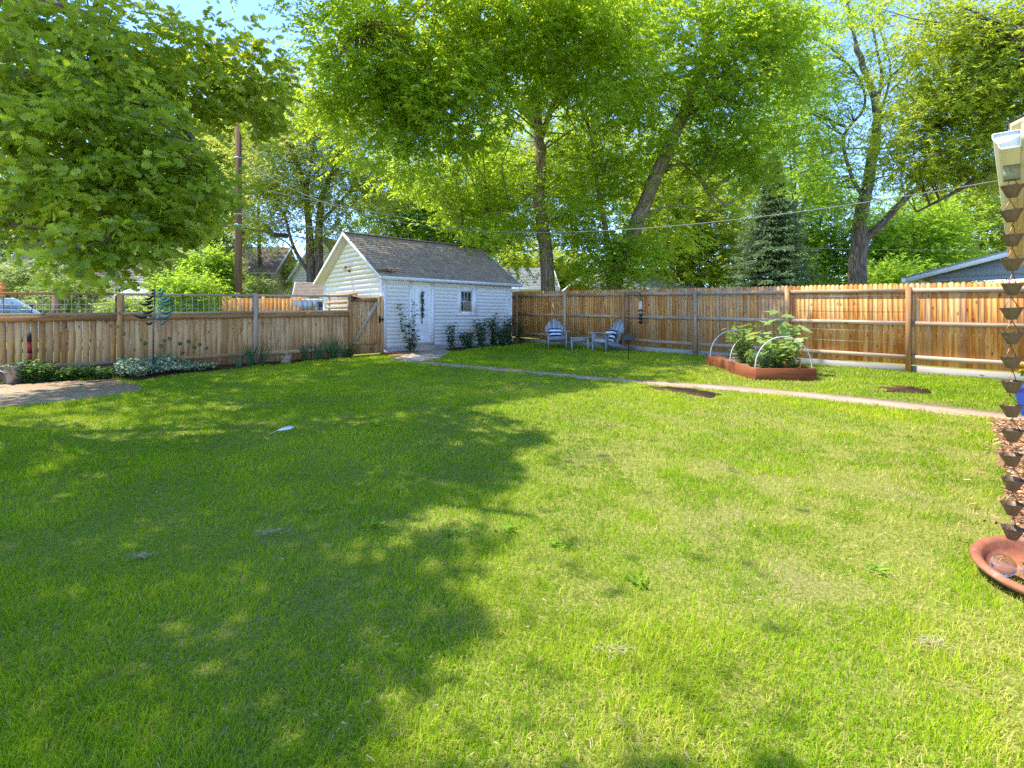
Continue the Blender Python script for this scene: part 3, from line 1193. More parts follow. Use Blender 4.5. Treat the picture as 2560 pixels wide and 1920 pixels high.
# ---------------------------------------------------------------- houses behind the fences
def gable_house(name, label, c, yaw, L, W, zb, ze, za, wall, roof, trim, windows=(), ov=.4, lap=.16, cat='house', deckc=None):
    """c: centre on the ground; ridge runs along local x (length L); windows: (face, t, z, w, h), face in 'front', 'left', 'right'"""
    d = Vector((math.cos(yaw), math.sin(yaw), 0))
    n = Vector((d.y, -d.x, 0))               # faces -y when yaw = 0
    c = Vector((c[0], c[1], 0))
    root = empty(name, c + UP * gz(c.y), label, cat)
    A = c - d * L / 2 + n * W / 2
    Bp = c + d * L / 2 + n * W / 2
    Cc = c - d * L / 2 - n * W / 2
    Dd = c + d * L / 2 - n * W / 2
    P = lambda p, h: Vector((p.x, p.y, h))
    mb = MB()
    laps(mb, A, d, n, zb, ze, lambda z: 0, lambda z: L, lap)
    hw = W / 2
    f0 = lambda z: max(0, (z - ze) / (za - ze) * hw)
    laps(mb, Cc, n, -d, zb, za - .05, lambda z: f0(z), lambda z: W - f0(z), lap)
    laps(mb, Bp, -n, d, zb, za - .05, lambda z: f0(z), lambda z: W - f0(z), lap)
    mb.box(P(Cc, zb), d * L, n * .05, UP * (ze - zb))
    mb.build('wall', wall, root)
    pitch = (za - ze) / hw
    s = ov * .8
    e0, e1 = P(A - d * ov + n * s, ze - s * pitch + .08), P(Bp + d * ov + n * s, ze - s * pitch + .08)
    g0, g1 = P(Cc - d * ov - n * s, ze - s * pitch + .08), P(Dd + d * ov - n * s, ze - s * pitch + .08)
    r0, r1 = P(c - d * (L / 2 + ov), za + .08), P(c + d * (L / 2 + ov), za + .08)
    mb = MB()
    slope(mb, e0, e1, r0, r1, .16)
    slope(mb, g1, g0, r1, r0, .16)
    rf = mb.build('roof', roof, root)
    mb = MB()
    for (q0, q1, k0, k1) in ((e0, e1, r0, r1), (g0, g1, r0, r1)):
        nn = (q1 - q0).cross(k0 - q0).normalized()
        if nn.z < 0: nn = -nn
        mb.prism([p - nn * .004 for p in (q0, q1, k1, k0)], -nn * .03)
    mb.build('roof_deck', M['soffit'], rf)
    mb = MB()
    for (q, r, out) in ((e0, r0, -d), (g0, r0, -d), (e1, r1, d), (g1, r1, d)):
        a, b = q - UP * .16 + out * .003, r - UP * .16 + out * .003
        mb.prism([a, a + UP * .17, b + UP * .17, b], out * .03)
    mb.box(e0 - UP * .15 - n * .02, e1 - e0, n * .025, UP * .14)
    mb.build('fascia', trim, rf)
    for (face, t, z, w, h) in windows:
        if face == 'front': p, dd, nn = A + d * t, d, n
        elif face == 'left': p, dd, nn = Cc + n * t, n, -d
        else: p, dd, nn = Bp - n * t, -n, d
        mb = MB()
        frame_rect(mb, P(p, z) - nn * .02, dd, nn, w, h, .1, .06)
        wn = mb.build('window', trim, root)
        mb = MB()
        mb.box(P(p, z) + nn * .005, dd * w, nn * .014, UP * h)
        mb.build('pane', M['window'], wn)
        mb = MB()
        mb.box(P(p, z + h * .48) + nn * .021, dd * w, nn * .015, UP * .04)
        mb.box(P(p, z) + dd * (w / 2 - .015) + nn * .0205, dd * .03, nn * .013, UP * h)
        mb.build('sash', trim, wn)
    return root


# brown house at the far left, gable towards us with a long roof
hb = V(645, 700, 40)
gable_house('brown_house', 'brown sided house with cream window trim behind the utility pole', (hb.x - 4.0, hb.y + 3), .12, 9.2, 7.5, .6, 5.1, 7.3, M['siding_brown'], M['shingle_tan'], M['trim_cream'],
            (('front', 6.95, 3.45, .85, 1.1), ('front', 8.45, 3.15, .55, 1.5), ('front', 3.2, 3.4, .9, 1.1), ('front', 3.0, 1.4, 1.2, 1.3)))
# small brown outbuilding with dark roof
hs = V(752, 740, 23)
gable_house('brown_outbuilding', 'small brown outbuilding with dark roof beyond the alley fence', (hs.x + .75, hs.y + 1.6), .3, 2.5, 2.9, .6, 2.4, 3.1, M['siding_brown'], M['shingle'], M['trim_cream'],
            (('front', .75, 1.45, .95, .85),), ov=.25, cat='shed')
# white gable behind the garage
hw_ = V(822, 660, 34)
gable_house('white_house', 'white sided house with steep grey gable half hidden behind the garage roof', (hw_.x + .1, hw_.y + 3), 1.35, 6, 4.0, .6, 4.2, 6.75, M['white'], M['shingle_tan'], M['white_trim'], ov=.3)
# cream shed right of the garage
hc = V(1306, 700, 26)
gable_house('cream_shed', 'cream walled shed with pale grey roof past the garage downspout', (hc.x - .6, hc.y + 1.8), .1, 4.0, 3.2, .6, 3.1, 4.1, m_paint('warm cream', (.7, .48, .24), .7, .2), M['shingle_light'], M['fascia_white'], ov=.25, cat='shed')
# pale roofed house behind the leaning ash
hg = V(1600, 700, 33)
gable_house('pale_roofed_house', 'white house with pale grey shingle roof behind the leaning ash trunk', (hg.x - .6, hg.y + 4.0), .1, 8.6, 7.4, .6, 3.35, 4.95, M['white'], M['shingle_light'], M['fascia_white'], (('front', 1.5, 1.5, 1.1, 1.2), ('left', 3.2, 1.5, 1.2, 1.2)))
hr = V(1432, 706, 30)
gable_house('red_barn', 'small red shed with white roof edge showing left of the leaning ash', (hr.x + .5, hr.y + 1.4), 1.45, 2.6, 2.2, .6, 2.9, 3.75, m_paint('barn red', (.42, .07, .03), .7, .3), M['shingle_light'], M['fascia_white'], ov=.2, cat='shed')
# tan roof by the elm
ht = V(2050, 700, 40)
gable_house('tan_roofed_house', 'low house with tan hip roof between the spruce and the elm trunk', (ht.x, ht.y + 3.5), .05, 6, 7, .6, 3.5, 4.75, M['trim_cream'], M['shingle_tan'], M['trim_cream'])
# cream house on the left behind the patio umbrella
hy = V(255, 760, 27)
gable_house('cream_house', 'cream sided house with white framed window behind the patio umbrella', (hy.x - 1.0, hy.y + 3), .3, 8, 6, .6, 3.6, 5.6, m_paint('pale yellow siding', (.62, .56, .38), .7, .2), M['shingle_tan'], M['white_trim'],
            (('front', 4.6, 1.75, 1.1, 1.35), ('front', 1.0, 1.75, 1.1, 1.35)))


def carport():
    A = V(2262, 692, 18.5)
    u, v = RD, LD                                    # along the open gable front, and back into the depth
    zl, half, rise, depth = A.z, 4.3, 1.1, 6.0
    root = empty('carport', Vector((A.x, A.y, gz(A.y))), 'open grey carport with white fascia rising behind the sunny end of the fence', 'carport')
    P = lambda s, t, z: Vector((A.x, A.y, 0)) + u * s + v * t + UP * z
    mb = MB()
    slope(mb, P(0, depth, zl), P(0, 0, zl), P(half, depth, zl + rise), P(half, 0, zl + rise), .16)
    slope(mb, P(2 * half, 0, zl), P(2 * half, depth, zl), P(half, 0, zl + rise), P(half, depth, zl + rise), .16)
    rf = mb.build('roof', M['shingle'], root)
    for sx in (0, 1):
        a, b = P(sx * 2 * half, -.003, zl - .2), P(half, -.003, zl + rise - .2)
        mb = MB()
        mb.prism([a, a + UP * .195, b + UP * .195, b], v * .03)
        mb.build('fascia', M['fascia_white'], rf)
        a, b = P(sx * 2 * half, -.02, zl - .045), P(half, -.02, zl + rise - .045)
        mb = MB()
        mb.prism([a, a + UP * .05, b + UP * .05, b], v * .016)
        mb.build('drip_edge', M['siding_greyblue'], rf)
    mb = MB()
    mb.box(P(-.1, -.02, zl - .2), u * .1, v * depth, UP * .15)
    mb.build('gutter', M['fascia_white'], rf)
    mb = MB()
    k = rise / half
    mb.prism([P(.75, .25, zl - .12), P(2 * half - .75, .25, zl - .12), P(2 * half - .75, .25, zl + .75 * k - .06), P(half, .25, zl + rise - .06), P(.75, .25, zl + .75 * k - .06)], v * .05)
    mb.build('gable_panel', M['siding_greyblue'], root)
    mb = MB()
    mb.box(P(.7, .2, zl - .22), u * (2 * half - 1.4), v * .1, UP * .12)
    mb.build('beam', M['siding_greyblue'], root)
    mb = MB()
    mb.box(P(1.4, .236, zl + .2), u * (2 * half - 2.8), v * .013, UP * .014)
    mb.build('seam_batten', M['siding_greyblue'], root)
    for s in (.8, 2 * half - 1.0):
        for t in (.2, depth - .4):
            q = P(s, t, 0)
            mb = MB()
            mb.box(Vector((q.x, q.y, gz(q.y) - .1)), u * .14, v * .14, UP * (zl - .22 - gz(q.y) + .1))
            mb.build('post', M['fascia_white'], root)
    mb = MB()
    q = P(.8, depth - .2, gz(A.y))
    mb.box(q, u * (2 * half - 1.6), v * .1, UP * (zl - gz(A.y) - .1))
    mb.build('back_wall', m_paint('brown back wall', (.2, .15, .11), .8, .3), root)


carport()


# ---------------------------------------------------------------- our own house: eave, gutter and wall at the right edge
def own_house():
    d = Vector((.685, .728, 0)).normalized()
    w = Vector((.728, -.685, 0)).normalized()
    Gs = Vector((2.39, 2.665, 0))
    root = empty('house', Gs + UP * gz(2.6) + w * .5, 'corner of a cream house whose roof gutter juts in above the rain chain', 'house')
    P = lambda s, o, z: Gs + d * s + w * o + UP * z
    Lh = 8.2
    mb = MB()
    laps(mb, P(.35, .62, 0), d, -w, .1, 2.36, lambda z: 0, lambda z: Lh - .7, .14)
    laps(mb, P(.35, 4.6, 0), -w, -d, .1, 2.36, lambda z: 0, lambda z: 3.98, .14)
    mb.box(P(.37, .66, .05), d * (Lh - .74), w * 3.9, UP * 2.3)
    mb.build('wall', M['cream'], root)
    mb = MB()
    mb.box(P(.12, .128, 2.345), d * Lh, w * .5, UP * .02)
    mb.build('soffit', M['cream'], root)
    mb = MB()
    e0, e1 = P(.1, .06, 2.46), P(Lh + .1, .06, 2.46)
    r0, r1 = P(.1, 2.6, 3.56), P(Lh + .1, 2.6, 3.56)
    slope(mb, e1, e0, r1, r0, .14)
    rf = mb.build('roof', M['shingle'], root)
    mb = MB()
    nn = (e1 - e0).cross(r0 - e0).normalized()
    if nn.z < 0: nn = -nn
    mb.prism([p - nn * .004 for p in (e0, e1, r1, r0)], -nn * .03)
    mb.box(P(.1, .103, 2.33), d * Lh, w * .024, UP * .13)
    a, b = P(.098, .13, 2.34), P(.098, 2.6, 3.41)
    mb.prism([a, a + UP * .13, b + UP * .13, b], -d * .025)
    mb.build('fascia', M['cream'], rf)
    # gutter
    prof = [(.125, 0), (.04, 0), (.03, .012), (.024, .035), (.008, .055), (0, .075), (0, .1), (.006, .1), (.008, .078), (.03, .04), (.046, .006), (.119, .006), (.119, .1), (.125, .1)]
    prof = [(q[0] * .8, q[1] * .8) for q in prof]
    z0 = 2.31
    mb = MB()
    mb.prism([P(0, q[0], z0 + q[1]) for q in prof], d * Lh)
    gt = mb.build('gutter', M['cream'], root)
    cap = [q for q in prof[:7]] + [(.1, .08)]
    mb = MB()
    mb.prism([P(-.004, q[0], z0 + q[1]) for q in cap], d * .005)
    mb.build('end_cap', M['white_trim'], gt)
    mb = MB()
    rim = [P(-.006, q[0], z0 + q[1]) for q in prof[:7]]
    mb.tube(rim, .0035, 6)
    mb.tube([P(-.006, .1, z0), P(-.006, .1, z0 + .08), P(-.006, .0, z0 + .08)], .0035, 6)
    mb.build('rim_seam', M['white_trim'], gt)
    so = .42
    oc = P(so, .068, z0)
    mb = MB()
    mb.prism([oc - d * .038 - w * .034 - UP * .075, oc + d * .038 - w * .034 - UP * .075, oc + d * .038 + w * .034 - UP * .075, oc - d * .038 + w * .034 - UP * .075], UP * .077)
    mb.build('gutter_outlet', m_paint('mossy outlet', (.34, .33, .22), .7, .8, (.06, .07, .07), 14), gt)
    return oc - UP * .075


OUTLET = own_house()


def rain_chain(top):
    gy = gz(top.y)
    root = empty('rain_chain', Vector((top.x, top.y, gy)), 'copper rain chain of fluted cups hanging from the gutter outlet', 'rain chain')
    cop = m_metal('aged copper', (.2, .125, .075), .5, .5, .45)
    link_m = m_metal('copper wire', (.3, .16, .1), .4, .3, .9)
    n = 15
    zt = top.z - .02
    zb = .36
    step = (2.204 - .339) / 14
    R = .0515
    first = None
    for i in range(n):
        z = 2.204 - i * step
        if first is None:
            mb = MB()
            lob = lambda k, a: 1 + (.055 if k in (3, 4) else .02 if k in (2, 5) else .008) * math.cos(8 * a)
            mb.lathe([(.02, 0), (.0225, .003), (.039, .042), (R - .005, .06), (R, .066), (R - .004, .063), (.036, .04), (.018, .006)], (0, 0, 0), 48, mod=lob)
            cup = mb.build('cup', cop, root, local=True)
            mb = MB()
            mb.tube([(-.038, 0, .058), (-.025, 0, .085), (-.006, 0, .115), (0, 0, .119), (.006, 0, .115), (.025, 0, .085), (.038, 0, .058)], .0024, 6)
            mb.tube([(0, -.006, .113), (0, .006, .122), (0, 0, .128), (0, -.005, .12), (0, 0, step + .004)], .002, 5)
            mb.build('link', link_m, cup, local=True)
            first = cup
            c = cup
        else:
            c = copy_tree(first, root)
        c.location = (0, 0, z - .066 - gy)
        c.rotation_euler = (rnd.uniform(-.07, .07), rnd.uniform(-.07, .07), rnd.uniform(-.5, .5))
    return root


rain_chain(OUTLET)

# ---------------------------------------------------------------- leaves in bulk
def _half(prof, fold):
    """leaf template from a half outline [(u, w)]: verts (u, w, lift), two folded n-gons about the midrib"""
    v = [(0, 0, 0), (1, 0, -.06)]
    r, l = [], []
    for (u, w) in prof:
        r.append(len(v)); v.append((u, w, fold * w * 2 - .06 * u * u))
        l.append(len(v)); v.append((u, -w, fold * w * 2 - .06 * u * u))
    return np.array(v, np.float32), [[0] + r + [1], [1] + l[::-1] + [0]]


T_DIA = _half([(.42, .5)], .12)
T_OVAL = _half([(.18, .34), (.45, .5), (.75, .33)], .1)
T_OAK = _half([(.1, .04), (.19, .26), (.29, .09), (.4, .43), (.5, .16), (.63, .5), (.74, .22), (.86, .38), (.95, .13)], .1)
T_LOBED = _half([(.05, .25), (.2, .5), (.34, .36), (.55, .46), (.66, .26), (.82, .2)], .1)
T_BLADE = _half([(.1, .5), (.55, .42)], .15)


def unit(a):
    return a / np.maximum(1e-9, np.linalg.norm(a, axis=-1, keepdims=True))


def leaf_mesh(name, pos, dirv, nrm, L, W, tpl, mat, parent=None, rn=None, local=False):
    v, fs = tpl
    n, k = len(pos), len(v)
    dirv = unit(dirv)
    nrm = unit(nrm - dirv * np.sum(nrm * dirv, -1, keepdims=True))
    side = np.cross(nrm, dirv)
    L = np.broadcast_to(np.asarray(L, np.float32), (n,))[:, None, None]
    W = np.broadcast_to(np.asarray(W, np.float32), (n,))[:, None, None]
    co = (pos[:, None, :] + dirv[:, None, :] * L * v[None, :, 0:1] + side[:, None, :] * W * v[None, :, 1:2] + nrm[:, None, :] * W * v[None, :, 2:3])
    flat = np.concatenate([np.array(f) for f in fs])
    loops = (np.arange(n)[:, None] * k + flat[None]).ravel()
    off = np.cumsum([0] + [len(f) for f in fs])[:-1]
    starts = (np.arange(n)[:, None] * len(flat) + off[None]).ravel()
    if rn is None: rn = RNG.random(n)
    return np_mesh(name, co, loops, starts, mat, parent, local, rn=np.repeat(rn, k))


def spray_leaves(ells, blob_r, spb, k, slen, rng, droop=.25, upn=1.0, squash=.55, shell=2.4, alt=.85, tone=.2, lowcut=None):
    """leaf positions, directions, normals and tones: ellipsoids -> blobs -> sprays -> leaves"""
    P, D, Nn, T, B = [], [], [], [], []
    for (c, rad, nb) in ells:
        c = np.array(c, np.float32)
        rad = np.array(rad, np.float32)
        d = unit(rng.normal(size=(nb, 3)))
        b = c + d * rad * (rng.random((nb, 1)) ** (1 / shell)) if shell else c + np.clip(rng.normal(size=(nb, 3)) * .56, -1.5, 1.5) * rad
        B.append(b)
        tb = rng.normal(0, 1, nb)
        sz = .6 + .8 * rng.random((nb, 1, 1))
        off = rng.normal(size=(nb, spb, 3)) * blob_r * .55 * sz * np.array([1, 1, squash])
        s = b[:, None] + off
        sd = unit(off / blob_r * .9 + ((b - c) / rad)[:, None] * .6 + rng.normal(size=s.shape) * .45 + np.array([0, 0, -droop]))
        t = np.linspace(.08, 1, k)[None, None, :, None]
        p = s[:, :, None] + sd[:, :, None] * t * slen
        sg = np.where(np.arange(k) % 2 == 0, 1, -1)[None, None, :, None]
        hs = unit(np.cross(sd, np.array([0, 0, 1.0])) + 1e-4)[:, :, None]
        ld = unit(sd[:, :, None] * .6 + hs * sg * alt + rng.normal(size=p.shape) * .33 + np.array([0, 0, -droop * .8]))
        nn = np.array([0, 0, upn]) + rng.normal(size=p.shape) * .55
        tt = np.clip(.48 + tone * tb[:, None, None] * .6 + rng.normal(size=p.shape[:3]) * .2, 0, 1)
        P.append(p.reshape(-1, 3)); D.append(ld.reshape(-1, 3)); Nn.append(nn.reshape(-1, 3)); T.append(tt.ravel())
    return np.concatenate(P), np.concatenate(D), np.concatenate(Nn), np.concatenate(T), np.concatenate(B)


def smooth_path(pts, k=4, jit=0.0):
    pts = [Vector(p) for p in pts]
    out = []
    for i in range(len(pts) - 1):
        p0, p1, p2, p3 = pts[max(i - 1, 0)], pts[i], pts[i + 1], pts[min(i + 2, len(pts) - 1)]
        for j in range(k):
            t = j / k
            q = .5 * ((2 * p1) + (p2 - p0) * t + (2 * p0 - 5 * p1 + 4 * p2 - p3) * t * t + (3 * p1 - p0 - 3 * p2 + p3) * t ** 3)
            if jit and (i or j): q += Vector((rnd.gauss(0, jit), rnd.gauss(0, jit), 0))
            out.append(q)
    out.append(pts[-1])
    return out


# ---------------------------------------------------------------- garden furniture
M['iron_blue'] = m_paint('blue grey steel', (.05, .055, .065), .5, .4)


def stripe_mat():
    m, nt, b = new_mat('striped canvas', .9, .1)
    t = N(nt, 'ShaderNodeSeparateXYZ')
    nt.links.new(attr(nt, 'tc', 'Vector'), t.inputs[0])
    w = math_(nt, 'FRACT', math_(nt, 'ADD', math_(nt, 'MULTIPLY', t.outputs[2], 8.2), .15))
    f = math_(nt, 'GREATER_THAN', w, .52)
    nt.links.new(mixc(nt, f, (.02, .035, .1), (.85, .86, .9)), b.inputs['Base Color'])
    n = noise(nt, objco(nt), 300, 2, .5)
    bump(nt, b, n, .2, .002)
    return m


STRIPE = stripe_mat()


def make_chair(label, loc, rz):
    root = empty('adirondack_chair', loc, label, 'chair', 'adirondack chairs by the tall fence', rz)
    mt = M['grey_wood']
    b0, b1 = Vector((0, .2, .2)), Vector((0, .56, .95))
    ax = (b1 - b0).normalized()
    nr = Vector((0, -ax.z, ax.y))
    mb = MB()
    for i in range(7):
        u = (i - 3) / 3
        hgt = (.83, .815, .75, .62)[abs(i - 3)]
        x0, x1 = u * .2, u * .262
        p = b0 + Vector((x0, 0, 0))
        q = b0 + ax * hgt + Vector((x1, 0, 0))
        wa, wb = .033, .041
        k = .05
        X = Vector((1, 0, 0))
        poly = [p - X * wa, p + X * wa, q + X * wb - ax * k, q + X * wb * .55 - ax * .012, q, q - X * wb * .55 - ax * .012, q - X * wb - ax * k]
        if i < 3: poly = [p - X * wa, p + X * wa, q + X * wb, q - X * wb - ax * .09]
        if i > 3: poly = [p - X * wa, p + X * wa, q + X * wb - ax * .09, q - X * wb]
        mb.prism(poly, nr * .02)
    mb.box(b0 + ax * .4 - nr * .024 + Vector((-.25, 0, 0)), (.5, 0, 0), ax * .06, nr * .021)
    mb.build('backrest', mt, root, local=True)
    mb = MB()
    s0, s1 = Vector((-.27, -.31, .37)), Vector((-.27, .22, .235))
    for i in range(6):
        a = s0.lerp(s1, i / 6)
        mb.box(a, (.54, 0, 0), (s1 - s0) * (.92 / 6), (0, 0, .02))
    mb.build('seat', mt, root, local=True)
    mb = MB()
    mb.box((-.27, -.335, .27), (.54, 0, 0), (0, .022, 0), (0, 0, .11))
    mb.build('apron', mt, root, local=True)
    for sx in (-1, 1):
        mb = MB()
        mb.box((sx * .295 - .014 * (1 + sx) + (.0 if sx > 0 else 0), -.33, -.02), (.028, 0, 0), (0, .1, 0), (0, 0, .56))
        mb.build('leg', mt, root, local=True)
        mb = MB()
        mb.bar((sx * .255, -.31, .31), (sx * .255, .72, .03), .026, .12)
        mb.build('rear_leg', mt, root, local=True)
        mb = MB()
        x = sx * .32
        mb.prism([(x - .065, -.42, .542), (x + .065, -.42, .542), (x + .07, -.1, .542), (x + .035, .38, .542), (x - .035, .38, .542), (x - .07, -.1, .542)], (0, 0, .022))
        mb.prism([(sx * .3 - .012, -.23, .54), (sx * .3 - .012, -.1, .54), (sx * .3 - .012, -.23, .4)], (.024, 0, 0))
        mb.build('armrest', mt, root, local=True)
    return root


def make_pillow(label, loc, rz):
    root_m = MB()
    n = 14
    V_, F_, T_ = [], [], []
    wx, wz, th = .215, .19, .085
    for sgn in (1, -1):
        for i in range(n + 1):
            for j in range(n + 1):
                u, v = 2 * i / n - 1, 2 * j / n - 1
                k = max(0, (1 - u ** 4) * (1 - v ** 4)) ** .55
                pin = 1 - .07 * (1 - abs(v)) * abs(u) - .0
                pz = 1 - .07 * (1 - abs(u)) * abs(v)
                V_.append((u * wx * pin, sgn * th * k, v * wz * pz))
                T_.append((u, sgn, v * wz))
    m_ = (n + 1) ** 2
    for s in (0, 1):
        for i in range(n):
            for j in range(n):
                a, b, c, d = (s * m_ + i * (n + 1) + j, s * m_ + (i + 1) * (n + 1) + j, s * m_ + (i + 1) * (n + 1) + j + 1, s * m_ + i * (n + 1) + j + 1)
                F_.append((a, d, c, b) if s == 0 else (a, b, c, d))
    rot = Matrix.Rotation(rz, 3, 'Z') @ Matrix.Rotation(math.radians(-24), 3, 'X')
    c = Vector(loc) + Matrix.Rotation(rz, 3, 'Z') @ Vector((0, .135, .475))
    root_m.add([c + rot @ Vector(p) for p in V_], F_, .5, T_)
    return tag(root_m.build('striped_pillow', STRIPE, smooth=True), label, 'pillow', 'striped pillows on the adirondack chairs')


def on(x, y): return Vector((x, y, gz(y)))


c1 = on(1.40, 17.05)
make_chair('silver grey adirondack chair facing the lawn, nearer the white garage', c1, .06)
make_pillow('navy striped pillow on the chair nearer the white garage', c1, .06)
c2 = on(2.84, 16.05)
make_chair('silver grey adirondack chair turned sideways beside the bird feeder pole', c2, math.radians(-57))
make_pillow('navy striped pillow on the sideways chair by the feeder pole', c2, math.radians(-57))


def side_table():
    p = on(2.10, 16.55)
    root = empty('side_table', p, 'low slatted grey wood table between the two adirondack chairs', 'table', rz=-.15)
    mb = MB()
    for i in range(6):
        mb.box((-.31, -.24 + i * .08, .36), (.62, 0, 0), (0, .074, 0), (0, 0, .022))
    mb.build('table_top', M['grey_wood'], root, local=True)
    mb = MB()
    for y in (-.2, .18): mb.box((-.25, y, .28), (.5, 0, 0), (0, .022, 0), (0, 0, .078))
    for x in (-.26, .238): mb.box((x, -.178, .281), (.022, 0, 0), (0, .356, 0), (0, 0, .077))
    mb.build('apron', M['grey_wood'], root, local=True)
    for sx in (-.27, .225):
        for sy in (-.21, .165):
            mb = MB()
            mb.box((sx, sy, -.02), (.05, 0, 0), (0, .05, 0), (0, 0, .378))
            mb.build('leg', M['grey_wood'], root, local=True)


side_table()


def feeder():
    p = G(1571, 906)
    root = empty('feeder_pole', p, 'black shepherd hook pole with a cone squirrel baffle by the tall fence', 'pole')
    z = p.z
    mb = MB()
    top = 1.66
    pts = [p - UP * .1, p + UP * top]
    for i in range(1, 9):
        a = math.pi * i / 8
        pts.append(p + UP * (top + .06 * math.sin(a)) + Vector((.15 - .15 * math.cos(a), 0, 0)))
    pts += [p + Vector((.3, 0, top - .05)), p + Vector((.33, 0, top - .03))]
    mb.tube(pts, .009, 7)
    mb.tube([p + Vector((.14, 0, top + .02)), p + Vector((.2, 0, top - .06)), p + Vector((.28, 0, top - .08))], .006, 6)
    mb.tube([p + Vector((-.1, 0, .02)), p + Vector((.1, 0, .02))], .008, 6)
    mb.build('pole', M['black_metal'], root, smooth=True)
    mb = MB()
    mb.lathe([(.012, .17), (.03, .16), (.17, 0.005), (.168, 0), (.028, .15), (.012, .155)], p + UP * .55, 24)
    mb.build('baffle', M['iron_blue'], root, smooth=True)
    f = p + Vector((.3, 0, top - .05))
    fr = empty('bird_feeder', f - UP * .7, 'clear tube bird feeder hanging from the black shepherd hook', 'bird feeder')
    mb = MB()
    mb.tube([f, f - UP * .07], .003, 5)
    mb.lathe([(.0, .0), (.05, -.012), (.055, -.03), (.0, -.03)], f - UP * .06, 14)
    mb.build('lid', M['black_metal'], fr)
    mb = MB()
    mb.lathe([(.032, -.09), (.032, -.42)], f, 14)
    mb.build('tube', m_paint('pale seed tube', (.55, .5, .42), .25, .4, (.3, .24, .15), 20), fr, smooth=True)
    mb = MB()
    for h in (.36, .46, .55, .64):
        mb.box(f + Vector((-.045, -.04, -h)), (.09, 0, 0), (0, .08, 0), UP * .045)
        mb.tube([f + Vector((-.1, 0, -h)), f + Vector((.1, 0, -h))], .006, 5)
    mb.lathe([(.03, -.42), (.03, -.66), (.0, -.68)], f, 10)
    mb.build('perches', M['black_metal'], fr)


feeder()


def raised_bed():
    z = gz(BY0)
    z1 = gz(BY1)
    root = empty('raised_bed', (BX0, BY0, z), 'red stained timber raised bed with three white hoops over vegetables', 'raised bed')
    hb = .235
    for (o, a, b) in (((BX0, BY0, z - .06), (BX1 - BX0, 0, 0), (0, .04, 0)), ((BX0, BY1 - .04, z1 - .06), (BX1 - BX0, 0, 0), (0, .04, 0))):
        mb = MB()
        mb.box(o, a, b, (0, 0, hb + .06))
        bevel(mb.build('end_board', M['red_wood'], root), .004, 1)
    for x in (BX0 - .002, BX1 - .038):
        mb = MB()
        mb.box((x, BY0 + .041, z - .06), (.04, 0, 0), (0, BY1 - BY0 - .082, z1 - z), (0, 0, hb + .06))
        bevel(mb.build('side_board', M['red_wood'], root), .004, 1)
    mb = MB()
    nx, ny = 14, 28
    V_, F_ = [], []
    for j in range(ny + 1):
        for i in range(nx + 1):
            x = BX0 + .03 + (BX1 - BX0 - .06) * i / nx
            y = BY0 + .03 + (BY1 - BY0 - .06) * j / ny
            V_.append((x, y, gz(y) + .19 + rnd.uniform(-.015, .02)))
    for j in range(ny):
        for i in range(nx):
            a = j * (nx + 1) + i
            F_.append((a, a + 1, a + nx + 2, a + nx + 1))
    mb.add(V_, F_)
    mb.build('bed_soil', m_soil('straw mulch soil', (.08, .05, .03), (.25, .17, .1), (.45, .34, .2), 40), root)
    wp = m_paint('white pipe', (.6, .6, .62), .4, .35, (.4, .38, .35), 8)
    for y in (BY0 + .07, 11.25, BY1 - .25):
        mb = MB()
        cx, r = (BX0 + BX1) / 2 - .02, .535
        pts = []
        for i in range(25):
            a = math.pi * i / 24
            pts.append((cx - r * math.cos(a), y, gz(y) + .2 + .62 * math.sin(a) ** .9))
        mb.tube([(cx - r, y, gz(y) + .05)] + pts + [(cx + r, y, gz(y) + .05)], .0105, 8)
        mb.build('hoop', wp, root, smooth=True)


raised_bed()


